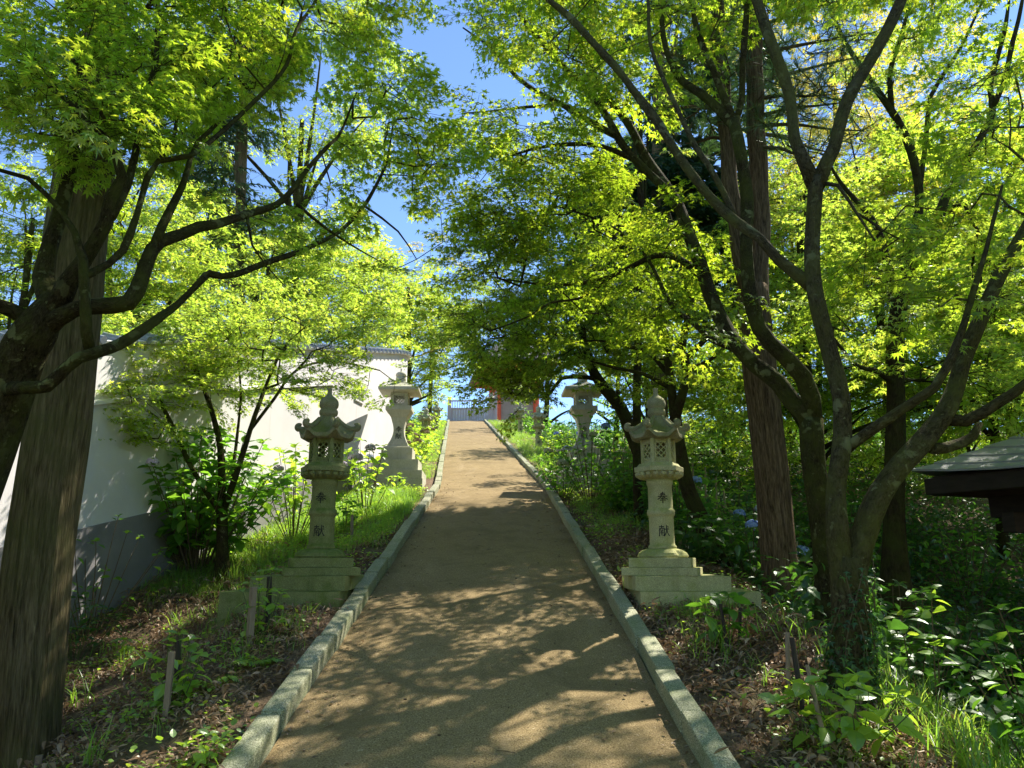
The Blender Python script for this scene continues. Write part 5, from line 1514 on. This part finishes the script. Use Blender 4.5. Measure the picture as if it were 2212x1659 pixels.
# unseen maples added round camera and hollow to shade them and block sky
for k, (x, Y, h, rr_, n_, lab) in enumerate(((9.8, 9.2, 7.0, 3.0, 330, 'big maple shading the pavilion from the right'), (10.5, 14.0, 8.0, 3.0, 330, 'big maple in the hollow beyond the pavilion'), (12.5, 18.5, 8.0, 3.6, 300, 'big maple at the right edge of the wood'), (7.5, 18.5, 7.0, 2.8, 260, 'maple behind the right end of the fence'),
                                             (7.0, 1.5, 7.0, 3.0, 260, 'maple on the slope to the right of the viewer'), (3.6, -3.0, 7.0, 3.2, 300, 'maple beside the lower path on the right'), (-4.2, -2.5, 7.0, 3.4, 300, 'maple beside the lower path on the left'), (-8.5, 2.5, 7.5, 3.4, 260, 'maple behind the wall left of the viewer'), (.5, -8.5, 8.0, 4.0, 300, 'maple over the lower end of the path'))):
    z = float(G(x, Y))
    T = Tree('maple_tree', lab, (x, Y, z), 'maples outside the picture')
    rr = np.random.default_rng(300 + k)
    q = crom(np.array([[x, Y, z - .2, .16], [x + .1, Y, z + h * .3, .13], [x - .1, Y + .1, z + h * .6, .09], [x, Y, z + h, .03]]), .25)
    T.raw(q[:, :3], q[:, 3], 12)
    d = rr.normal(0, 1, (n_, 3)); d /= np.linalg.norm(d, axis=1)[:, None]
    t_ = np.array([x, Y, z + h * .72]) + d * (rr.random((n_, 1)) ** .4) * [rr_, rr_, h * .42]
    px_, py_ = PX(t_)
    vis = (t_[:, 1] > .3) & (px_ > -60) & (px_ < 2120) & (py_ > -60) & (np.linalg.norm(t_ - CAM, axis=1) < 7)
    vis |= np.linalg.norm(t_ - CAM, axis=1) < 4.2
    vis |= in_sunway(t_)
    T.leaves(t_[~vis], 'vfar', M_MAPLE, 300 + k, 1.0, twigs=False, step=.9)
    T.done(M_BK_MAPLE_D)
# ---------------------------------------------------------------- shrubs, flowers and ground plants
M_FL_BLUE = m_plain('blue_petal', (.16, .27, .62), (.30, .42, .75), 40, .7, .05)
M_FL_PALE = m_plain('pale_blue_petal', (.42, .50, .66), (.62, .66, .76), 40, .7, .05)
M_FL_PINK = m_plain('pinkish_petal', (.55, .42, .56), (.70, .62, .70), 40, .7, .05)
M_FL_DRY = m_plain('faded_petal', (.20, .14, .08), (.34, .26, .14), 40, .8, .05)
M_FL_GREEN = m_plain('greenish_white_petal', (.42, .46, .30), (.58, .60, .44), 40, .7, .05)
M_STEM = m_plain('brown_stem', (.075, .055, .03), (.16, .12, .07), 20, .85, .1)
M_GSTEM = m_plain('green_stem', (.06, .10, .03), (.12, .16, .05), 20, .7, .1)

def flower_head(par, c, r, mat, seed):
    q = np.random.default_rng(seed)
    n = 70
    d = q.normal(0, 1, (n, 3)); d[:, 2] = np.abs(d[:, 2]) * .9 - .25
    d /= np.linalg.norm(d, axis=1)[:, None]
    a = np.array([[math.cos(k * math.pi / 4), math.sin(k * math.pi / 4), 0] for k in range(8)]) * np.array([1, .55] * 4)[:, None]
    b = (np.vstack([a, [[0, 0, -.15]]]), np.array([[k, (k + 1) % 8, 8] for k in range(8)]))
    yaw, pit = np.arctan2(d[:, 1], d[:, 0]), np.arcsin(np.clip(d[:, 2], -1, 1)) - math.pi / 2
    M = rotm(yaw, pit, np.zeros(n)) @ rotm(q.uniform(0, 6, n), np.zeros(n), np.zeros(n))
    X, F = scatter(b, np.asarray(c) + d * r * [1, 1, .75] * q.uniform(.9, 1.05, (n, 1)), M, r * .30 * q.uniform(.8, 1.2, n))
    return mesh('flower_head', X, [F], mat, par)

OVAL = {k: leaf_oval(w, f, d) for k, (w, f, d) in {'wide': (.62, .10, .28), 'slim': (.42, .12, .35)}.items()}

def hydrangea(label, loc, h, r, nst, leaf, mat, fl=(), seed=0, group='hydrangea bushes', name='hydrangea_bush', cat='shrub', pairs=5, bare=.35, shape='wide', spread=1.0, flower_r=.075, at_pts=()):
    q = np.random.default_rng(seed + 500)
    loc = np.array(loc, float)
    Tt = thing(name, label, cat, tuple(float(v) for v in loc), group)
    g = Geo()
    P_, Yw, Pt, Sc = [], [], [], []
    tips = []
    for k in range(nst):
        a = k * 2.39996 + q.uniform(-.3, .3)
        rr = r * spread * math.sqrt((k + .5) / nst)
        hh = h * (1 - .38 * (rr / (r * spread + 1e-6)) ** 2) * q.uniform(.82, 1.08)
        e = loc + [rr * math.cos(a), rr * math.sin(a), hh]
        if k < len(at_pts): e = np.array(at_pts[k], float)
        e[2] = max(e[2], float(G(e[0], e[1])) + .08)
        b = loc + [.12 * rr * math.cos(a), .12 * rr * math.sin(a), -.05]
        c = (b + e) / 2 + [.12 * rr * math.cos(a) + q.normal(0, .03), .12 * rr * math.sin(a) + q.normal(0, .03), .18 * hh]
        u = np.linspace(0, 1, 9)[:, None]
        p = (1 - u) ** 2 * b + 2 * u * (1 - u) * c + u * u * e
        tube(g, p, np.linspace(.006, .0028, 9) * (h / .9) ** .4, 5)
        tips.append(e)
        L = float(np.linalg.norm(np.diff(p, axis=0), axis=1).sum())
        npair = max(2, pairs)
        for j in range(npair):
            w = bare + (1 - bare) * (j + .5 * q.random()) / (npair - .5)
            w = min(w, 1)
            i = min(int(w * 8), 7); f = w * 8 - i
            c0_ = p[i] * (1 - f) + p[i + 1] * f
            ya = q.uniform(0, 3.14) if j == 0 else ya + math.pi / 2 + q.normal(0, .25)
            for s in (0, math.pi):
                P_.append(c0_ + [.02 * math.cos(ya + s), .02 * math.sin(ya + s), 0]); Yw.append(ya + s)
                Pt.append(q.normal(.15 if w > .85 else -.1, .28)); Sc.append(leaf * q.uniform(.65, 1.15) * (1.0 if w < .9 else .9))
        for j in range(4):
            P_.append(e); Yw.append(ya + .785 + j * 1.57 + q.normal(0, .2)); Pt.append(q.normal(.35, .25)); Sc.append(leaf * q.uniform(.4, .8))
    n = len(P_)
    M = rotm(np.array(Yw), np.array(Pt), q.normal(0, .35, n))
    X, F = scatter(OVAL[shape], np.array(P_), M, np.array(Sc))
    mesh('foliage', X, [F], mat, Tt, smooth=False)
    g.build('stem', M_STEM if h > .7 else M_GSTEM, Tt)
    order = sorted(range(len(tips)), key=lambda k: tips[k][1] - .3 * tips[k][2])
    for k, fm in enumerate(fl):
        e = tips[order[k % len(tips)]]
        flower_head(Tt, e + [0, 0, .03], flower_r * q.uniform(.8, 1.2), fm, seed * 17 + k)
    return Tt

def gpt(x, y): return (x, y, float(G(x, y)))
def pg(px, py): return tuple(P_ground(px, py))
# left side
b = P_ground(425, 1238)
hydrangea('tall many-stemmed hydrangea with large dark leaves beside the young maple, before the white wall', b, 1.72, 1.0, 52, .17, M_BROAD, (M_FL_PINK,), 1, pairs=11, bare=.22)
b = P_ground(655, 1175)
hydrangea('leafy hydrangea with a pale pink head behind the mossy lantern', (float(P(790, 1100, 10.8)[0]), 10.8, float(G(-2.1, 10.8))), 1.15, .42, 9, .13, M_BROAD_Y, (M_FL_PINK, M_FL_PINK), 2, pairs=5)
hydrangea('leafy hydrangea with pale lilac flowers left of the square lantern plinth', (float(P(762, 1040, 13.2)[0]), 13.2, float(G(-2.6, 13.2))), .8, .42, 9, .14, M_BROAD_Y, (M_FL_PINK, M_FL_PINK, M_FL_PALE), 3, pairs=5)
hydrangea('bright bush of large leaves against the wall behind the mossy lantern', (float(P(640, 1080, 10.3)[0]), 10.3, float(G(-3.0, 10.3))), 1.35, .6, 18, .14, M_BROAD_Y, (M_FL_PINK,), 4, pairs=7)
b = P_ground(190, 1380)
hydrangea('straggly shrub of bare brown stems with few leaves between cedar trunk and wall', b, 1.15, .75, 15, .085, M_BROAD, (), 5, name='bare_shrub', pairs=2, bare=.3)
b = P_ground(160, 1430)
hydrangea('low dark leafy shrub at the foot of the big cedar trunk', b, .55, .4, 12, .10, M_BROAD_D, (), 6, name='low_shrub', pairs=4, shape='slim')
b = P_ground(600, 1130)
hydrangea('twiggy leafless bush leaning over the bank left of the mossy lantern', (b[0], b[1], b[2]), .55, .8, 12, .05, M_BROAD_Y, (), 7, name='bare_shrub', pairs=1, bare=.6)
for (px, py, h, r, n_, lf, lab, s) in ((375, 1530, .42, .16, 6, .10, 'young hydrangea between the pale and dark stakes on the left slope', 8), (560, 1375, .42, .2, 7, .10, 'young hydrangea between stakes before the mossy lantern plinth', 9),
                                       (745, 1150, .5, .22, 7, .11, 'small hydrangea with browned leaves just right of the mossy lantern shaft', 10), (858, 1062, .35, .16, 6, .10, 'small hydrangea at the front of the square lantern plinth', 11),
                                       (264, 1425, .17, .05, 2, .12, 'small weed with two upright pale leaves on the left slope', 12), (455, 1668, .16, .12, 5, .07, 'small bright weed at the foot of the left kerb', 13)):
    hydrangea(lab, pg(px, py), h, r, n_, lf, M_BROAD_Y if s != 10 else M_BROAD, (), s, 'young plants on the slopes', 'young_plant', 'plant', 3, .3, 'wide' if s != 12 else 'slim')
# right side, near
hydrangea('bright young hydrangea with broad leaves at the foot of the forked maple', pg(1835, 1622), .36, .34, 11, .125, M_BROAD_Y, (), 20, 'young plants on the slopes', 'young_plant', 'plant', 3, .35)
hydrangea('young hydrangea with big leaves beside the dark stake before the pale lantern', pg(1570, 1405), .40, .17, 6, .12, M_BROAD, (), 21, 'young plants on the slopes', 'young_plant', 'plant', 3, .4)
hydrangea('small seedling with a few bright leaves between the brown and dark stakes', pg(1712, 1530), .20, .10, 4, .07, M_BROAD_Y, (), 22, 'young plants on the slopes', 'young_plant', 'plant', 2, .4)
p = P(1990, 1300, 4.6)
hydrangea('sunlit spray of pale leaves on bare stems right of the forked maple', gpt(float(p[0]) + .05, 4.7), .8, .16, 3, .11, M_BROAD_Y, (), 23, 'hydrangea bushes', 'hydrangea_bush', 'shrub', 3, .75)
p = P(2200, 1560, 3.7)
hydrangea('big hydrangea with a blue flower head in the bottom right corner', gpt(float(p[0]) + .28, 3.85), 1.0, .38, 11, .12, M_BROAD, (M_FL_BLUE,), 24, pairs=5, at_pts=[P(2157, 1316, 3.75), P(2120, 1400, 3.6), P(2180, 1430, 3.6)])
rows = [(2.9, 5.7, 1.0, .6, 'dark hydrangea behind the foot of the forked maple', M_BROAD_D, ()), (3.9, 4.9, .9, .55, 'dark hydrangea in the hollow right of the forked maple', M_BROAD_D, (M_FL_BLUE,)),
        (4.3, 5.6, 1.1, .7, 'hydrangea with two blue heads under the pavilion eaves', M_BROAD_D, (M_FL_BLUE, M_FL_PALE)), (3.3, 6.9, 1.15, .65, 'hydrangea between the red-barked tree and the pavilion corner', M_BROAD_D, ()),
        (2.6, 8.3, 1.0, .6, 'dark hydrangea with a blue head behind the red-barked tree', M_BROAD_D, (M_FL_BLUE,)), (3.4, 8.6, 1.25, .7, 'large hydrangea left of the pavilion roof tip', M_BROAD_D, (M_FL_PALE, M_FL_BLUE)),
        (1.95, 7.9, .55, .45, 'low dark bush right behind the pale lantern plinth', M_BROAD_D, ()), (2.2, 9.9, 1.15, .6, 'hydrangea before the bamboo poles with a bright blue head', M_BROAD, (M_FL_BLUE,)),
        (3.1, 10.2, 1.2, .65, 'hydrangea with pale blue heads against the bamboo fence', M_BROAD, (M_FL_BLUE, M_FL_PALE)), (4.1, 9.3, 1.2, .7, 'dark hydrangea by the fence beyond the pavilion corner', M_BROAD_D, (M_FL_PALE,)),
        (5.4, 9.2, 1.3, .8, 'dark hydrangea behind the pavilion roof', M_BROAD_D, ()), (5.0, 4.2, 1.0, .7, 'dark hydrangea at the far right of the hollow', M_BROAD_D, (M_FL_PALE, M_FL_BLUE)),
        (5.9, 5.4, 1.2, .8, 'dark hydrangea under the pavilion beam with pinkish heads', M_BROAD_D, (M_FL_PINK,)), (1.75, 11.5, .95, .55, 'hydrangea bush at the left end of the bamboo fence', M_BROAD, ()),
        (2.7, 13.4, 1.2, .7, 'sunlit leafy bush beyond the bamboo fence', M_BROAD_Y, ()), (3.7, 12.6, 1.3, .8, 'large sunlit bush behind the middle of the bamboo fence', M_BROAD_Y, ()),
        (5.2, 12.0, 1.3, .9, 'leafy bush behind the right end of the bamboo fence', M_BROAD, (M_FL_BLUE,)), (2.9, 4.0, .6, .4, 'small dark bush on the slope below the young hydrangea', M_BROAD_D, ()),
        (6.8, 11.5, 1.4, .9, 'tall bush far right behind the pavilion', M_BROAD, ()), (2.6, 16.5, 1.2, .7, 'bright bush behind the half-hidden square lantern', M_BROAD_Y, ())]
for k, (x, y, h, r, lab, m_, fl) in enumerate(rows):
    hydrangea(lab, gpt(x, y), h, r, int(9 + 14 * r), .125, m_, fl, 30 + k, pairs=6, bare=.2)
# bushes spilling over the right kerb in front of the square lantern
for k, (px, Y, h, r, lab, fl) in enumerate(((1275, 12.4, 1.5, .72, 'hydrangea hiding the shaft of the right square lantern', (M_FL_GREEN, M_FL_BLUE)), (1215, 12.9, .85, .6, 'hydrangea with greenish white heads spilling over the right kerb', (M_FL_GREEN, M_FL_GREEN, M_FL_GREEN, M_FL_PALE)),
                                            (1215, 14.9, .8, .45, 'hydrangea with pale heads left of the right square lantern', (M_FL_GREEN, M_FL_GREEN)), (1375, 12.4, 1.0, .55, 'dark hydrangea between the right square lantern and the fence', ()), (1330, 11.4, .5, .4, 'low leafy bush before the right square lantern plinth', ()))):
    x = float(P(px, 1000, Y)[0])
    hydrangea(lab, gpt(x, Y), h, r, int(10 + 12 * r), .125, M_BROAD, fl, 60 + k, pairs=6, bare=.2, flower_r=.085)
# borders of the upper path
for k, (Y, off, lab) in enumerate(((16.6, -1.75, 'bright hydrangea with browned heads beside the square lantern plinth, over the left kerb'), (18.6, -1.7, 'sunlit hydrangea with faded heads at the foot of the first far left lantern'), (20.9, -1.75, 'sunlit hydrangea before the first far left lantern'),
                                   (23.2, -1.7, 'sunlit hydrangea hugging the left kerb past the wall end'), (26.0, -1.75, 'yellowish hydrangea midway up the left border'), (29.2, -1.8, 'yellowish hydrangea below the dark far lantern'), (32.8, -1.85, 'hydrangea around the dark far lantern on the left'), (37.0, -1.9, 'last hydrangea of the left border, near the gate'))):
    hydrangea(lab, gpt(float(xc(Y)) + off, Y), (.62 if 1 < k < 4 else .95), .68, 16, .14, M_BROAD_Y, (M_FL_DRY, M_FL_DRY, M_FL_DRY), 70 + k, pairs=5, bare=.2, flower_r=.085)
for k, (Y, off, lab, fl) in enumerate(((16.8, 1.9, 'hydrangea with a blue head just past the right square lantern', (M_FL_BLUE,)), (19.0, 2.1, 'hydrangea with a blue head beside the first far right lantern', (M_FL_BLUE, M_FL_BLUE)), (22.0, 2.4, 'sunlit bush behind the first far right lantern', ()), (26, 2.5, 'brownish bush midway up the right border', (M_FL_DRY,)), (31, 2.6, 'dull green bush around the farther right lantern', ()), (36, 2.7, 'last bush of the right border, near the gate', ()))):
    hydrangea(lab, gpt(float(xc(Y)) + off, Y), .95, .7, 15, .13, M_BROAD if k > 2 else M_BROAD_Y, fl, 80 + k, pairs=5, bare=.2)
# shrubs beyond the gate
for k, (px, Y, lab) in enumerate(((985, 47, 'green shrub behind the left half of the gate'), (1045, 47.5, 'bluish green shrub behind the right half of the gate'))):
    x = float(P(px, 870, Y)[0])
    hydrangea(lab, gpt(x, Y), 1.7 - .2 * k, 1.0, 22, .2, M_BROAD if k else M_BROAD_Y, (), 90 + k, pairs=5, bare=.2)

# ---------------------------------------------------------------- ferns on the left slope
def fern(px, py, L, nf, lab, seed):
    b = P_ground(px, py)
    q = np.random.default_rng(seed)
    Tt = thing('fern', lab, 'fern', tuple(b), 'ferns on the left slope')
    Pp, Ms, Ss = [], [], []
    g = Geo()
    for k in range(nf):
        a = k * 6.283 / nf + q.normal(0, .3)
        l = L * q.uniform(.75, 1.1)
        for s in np.linspace(.12, 1, 15):
            r_, z_ = l * s * .85, l * (.75 * s - .62 * s * s)
            for sd_ in (-1, 1):
                Pp.append(b + [r_ * math.cos(a), r_ * math.sin(a), z_]); Ms.append((a + sd_ * 1.15, q.normal(-.1, .12), q.normal(0, .2))); Ss.append(l * .30 * math.sin(math.pi * min(1, .12 + s * .9)) ** .8 + .01)
        tube(g, [b + [l * s * .85 * math.cos(a), l * s * .85 * math.sin(a), l * (.75 * s - .62 * s * s)] for s in np.linspace(0, 1, 8)], np.linspace(.003, .001, 8), 4)
    Ms = np.array(Ms)
    X, F = scatter(leaf_oval(.24, .05, .2), np.array(Pp), rotm(Ms[:, 0], Ms[:, 1], Ms[:, 2]), np.array(Ss))
    mesh('frond', X, [F], M_BROAD_Y, Tt)
    g.build('stem', M_GSTEM, Tt)
fern(432, 1490, .30, 6, 'small fern in the litter left of the mossy lantern plinth', 1)
fern(555, 1440, .22, 6, 'small fern just behind the left corner of the mossy lantern plinth', 2)
fern(375, 1530, .20, 5, 'tiny fern higher on the left slope', 3)

# ---------------------------------------------------------------- grass, clover, litter: nobody could count them
def tuft(n, L, w, seed, spread=.04, lean=.5):
    q = np.random.default_rng(seed)
    V, T = [], []
    for k in range(n):
        a, l, le = q.uniform(0, 6.28), L * q.uniform(.55, 1.1), lean * q.uniform(.2, 1.2)
        b = q.normal(0, spread, 2)
        d = np.array([math.cos(a), math.sin(a)])
        s = np.array([-d[1], d[0]]) * w / 2
        k0 = len(V)
        for u, ww in ((0, 1), (.4, .9), (.75, .6)):
            c = b + d * l * le * u * u; z = l * (u - .35 * le * u * u)
            V += [(*(c - s * ww), z), (*(c + s * ww), z)]
        V.append((*(b + d * l * le), l * (1 - .35 * le)))
        T += [(k0, k0 + 1, k0 + 3), (k0, k0 + 3, k0 + 2), (k0 + 2, k0 + 3, k0 + 5), (k0 + 2, k0 + 5, k0 + 4), (k0 + 4, k0 + 5, k0 + 6)]
    return np.array(V), np.array(T)

def field(name, zones, tmpl, mat, seed, smin=.6, smax=1.3, tilt=.1, lift=0.0, label=None):
    """zones: (x0,x1,y0,y1,n,patchiness) measured from the path's centre line."""
    q = np.random.default_rng(seed)
    ps = []
    for (x0, x1, y0, y1, n, pat) in zones:
        x, y = q.uniform(x0, x1, n * 3), q.uniform(y0, y1, n * 3)
        f = .5 + .25 * np.sin(2.1 * x + 1.3 * y + seed) + .25 * np.sin(4.7 * x - 3.1 * y + 2 * seed) + .15 * np.sin(9 * x + 8 * y)
        k = (q.random(n * 3) < np.clip(f, 0, 1) ** (pat * 2)) if pat else np.ones(n * 3, bool)
        x, y = x[k][:n], y[k][:n]
        ps.append(np.stack([x + xc(y), y], 1))
    p = np.concatenate(ps)
    z = G(p[:, 0], p[:, 1]) + lift
    pos = np.column_stack([p, z])
    V, F, n = [], [], 0
    ch = q.integers(0, len(tmpl), len(pos))
    for k, tm in enumerate(tmpl):
        w = ch == k
        m = int(w.sum())
        if not m: continue
        X, f = scatter(tm, pos[w], rotm(q.uniform(0, 6.28, m), q.normal(0, tilt, m), q.normal(0, tilt, m)), q.uniform(smin, smax, m))
        V.append(X); F.append(f + n); n += len(X)
    return tag(mesh(name, np.concatenate(V), [np.concatenate(F)], mat), label, None, None, 'stuff')

gr = [tuft(11, .13, .0045, s, .05, .6) for s in range(4)]
gr2 = [tuft(13, .26, .007, 9 + s, .05, .8) for s in range(4)]
field('grass', [(-4.2, -1.25, 8.2, 13.3, 4600, .35), (-3.6, -1.25, 2.2, 8.2, 620, 1.6), (-2.4, -1.2, 15.6, 43, 2200, .3), (1.22, 3.2, 15.5, 43, 2600, .3), (1.25, 2.6, 2.5, 9.5, 220, 1.5), (1.3, 3.2, 9.5, 15, 700, .7)], gr, M_GRASS, 3, .6, 1.3, .12)
field('tall_grass', [(-1.9, -1.25, 10.6, 12.8, 220, .2), (-3.9, -2.2, 8.5, 12.5, 160, .6), (-3.4, -1.3, 2.4, 8, 26, 1.2), (2.15, 2.7, 3.0, 5.2, 110, .4), (1.3, 2.2, 3.5, 8, 18, .5), (2.8, 5.5, 5, 10, 160, .5), (1.3, 2.1, 17, 30, 160, .3)], gr2, M_GRASS, 5, .6, 1.3, .15)
clov = []
for s in range(4):
    q = np.random.default_rng(200 + s)
    n = 9
    pos = np.column_stack([q.normal(0, .045, (n, 2)), q.uniform(.012, .05, n)])
    clov.append(scatter(leaf_oval(.75, .05, .1), pos, rotm(q.uniform(0, 6.28, n), q.normal(0, .25, n), q.normal(0, .25, n)), q.uniform(.014, .032, n)))
field('ground_cover_leaves', [(-4.4, -1.2, 2.0, 9, 1100, 1.5), (-4.2, -1.25, 9, 14.3, 2600, .3), (1.2, 2.8, 2.4, 9.5, 800, 1.6), (1.25, 3.6, 9.5, 15.5, 1500, .4), (2.4, 7.5, 3.2, 15, 3200, .2), (-2.6, -1.2, 15.4, 40, 1500, .2), (1.25, 3.4, 15.5, 40, 1500, .2)], clov, M_BROAD_Y, 6, .7, 1.6, .2)
# thick undergrowth in the hollow
q = np.random.default_rng(77)
ug = []
for s in range(4):
    n = 16
    pos = np.column_stack([q.normal(0, .14, (n, 2)), q.uniform(.03, .42, n)])
    ug.append(scatter(leaf_oval(.5, .1, .3), pos, rotm(q.uniform(0, 6.28, n), q.normal(-.1, .35, n), q.normal(0, .4, n)), q.uniform(.05, .12, n)))
field('undergrowth', [(2.35, 7.5, 3.2, 10, 900, .25), (2.0, 8.0, 8.5, 16, 1100, .15), (3.2, 14, 12, 26, 1800, .1), (2.8, 22, 24, 44, 2600, .05), (7.5, 14, 3, 14, 700, .1), (2.4, 6, 16, 42, 1100, .1), (-6.5, -2.4, 18.5, 42, 900, .1)], ug, M_BROAD_D, 8, .7, 1.5, .2)
# fallen leaves and needles
q = np.random.default_rng(78)
lt = []
for s in range(6):
    n = 10
    pos = np.column_stack([q.normal(0, .06, (n, 2)), q.uniform(.002, .014, n)])
    lt.append(scatter(leaf_oval(.5 if s % 2 else .16, .35, .5), pos, rotm(q.uniform(0, 6.28, n), q.normal(0, .25, n), q.normal(0, .5, n)), q.uniform(.02, .045, n) * (1 if s % 2 else 1.5)))
M_LITTER = m_leaf('dry_leaf', (.22, .145, .09), (.05, .03, .015), .03, .5, ((.36, .26, .18), (.08, .05, .03)), .4)
field('leaf_litter', [(-4.6, -1.18, 1.8, 9.5, 7000, .1), (1.18, 2.9, 2.2, 10, 6500, .1), (1.2, 3.2, 10, 15, 900, .2), (-4.0, -1.2, 9.5, 14, 800, .5)], lt, M_LITTER, 9, .7, 1.5, .15, .004)
# bits lying on the path
q = np.random.default_rng(79)
n = 240
x, y = q.uniform(-.95, .95, n), 2.2 + 14 * q.random(n) ** 1.6
z = zk(y) - .085 + .02 * (1 - x ** 2)
g = Geo()
for k in range(n):
    a, l = q.uniform(0, 6.28), q.uniform(.02, .09)
    c = np.array([x[k] + xc(y[k]), y[k], z[k] + .006])
    if k % 3:
        d = np.array([math.cos(a), math.sin(a), .21 * math.sin(a)]) * l / 2
        tube(g, [c - d, c + [q.normal(0, .004), q.normal(0, .004), .003], c + d], q.uniform(.0009, .002), 4)
    else:
        box(g, c, (l * .18, l * .14, l * .09), a, .001)
tag(g.build('path_litter', m_plain('dead_twig', (.05, .035, .022), (.14, .10, .065), 30, .9, .1)), None, None, None, 'stuff')
n = 800
x, y = np.sign(q.uniform(-1, 1, n)) * (1 - np.abs(q.normal(0, .18, n))).clip(0, .97), 2.2 + 13 * q.random(n) ** 1.5
pos = np.column_stack([x + xc(y), y, zk(y) - .078 + .02 * (1 - x ** 2)])
X, F = scatter(leaf_star(5), pos, rotm(q.uniform(0, 6.28, n), q.normal(.1, .2, n), q.normal(0, .3, n)), q.uniform(.012, .032, n))
tag(mesh('fallen_leaves', X, [F], M_LITTER), None, None, None, 'stuff')

# sticks lying on both slopes
q = np.random.default_rng(81)
g = Geo()
for k in range(420):
    y_ = q.uniform(2.2, 9.5)
    x_ = q.choice([-1, 1]) * q.uniform(1.25, 2.6) + float(xc(y_))
    a, l = q.uniform(0, 6.28), q.uniform(.05, .28)
    w = []
    for u in (-.5, 0, .5):
        xx, y2 = x_ + u * l * math.cos(a), y_ + u * l * math.sin(a)
        w.append((xx, y2, float(G(xx, y2)) + .012 + q.uniform(0, .012)))
    tube(g, w, q.uniform(.0012, .004), 4)
tag(g.build('fallen_twigs', bpy.data.materials['dead_twig']), None, None, None, 'stuff')

# ivy on the foot of the forked maple
q = np.random.default_rng(80)
ivc = [(1836, 1440, 100), (1838, 1350, 88), (1836, 1270, 88), (1812, 1190, 56)]
Pp, Yw = [], []
IVY = thing('ivy', 'dark ivy creeping up the foot of the forked maple', 'ivy', pg(1835, 1492), None)
g = Geo()
for k in range(16):
    a0 = q.uniform(2.6, 6.9)
    hmax = q.uniform(.2, .75)
    ln = []
    for u in np.linspace(0, 1, 14):
        yy_ = 1495 - 330 * u * hmax * 1.3
        c = P(1836, yy_, float(pg(1835, 1490)[1])); r0_ = .155 - .03 * u
        a = a0 + .5 * math.sin(3 * u + k)
        pt = c + [r0_ * math.cos(a), r0_ * math.sin(a), 0]
        ln.append(pt)
        for _ in range(4):
            Pp.append(pt + q.normal(0, .018, 3)); Yw.append(a + q.normal(0, .7))
    tube(g, ln, .003, 4)
n = len(Pp)
X, F = scatter(leaf_star(3, .1), np.array(Pp), rotm(np.array(Yw), q.normal(-.9, .4, n), q.normal(0, .4, n)), q.uniform(.02, .042, n))
mesh('foliage', X, [F], M_BROAD_D, IVY)
g.build('stem', M_STEM, IVY)
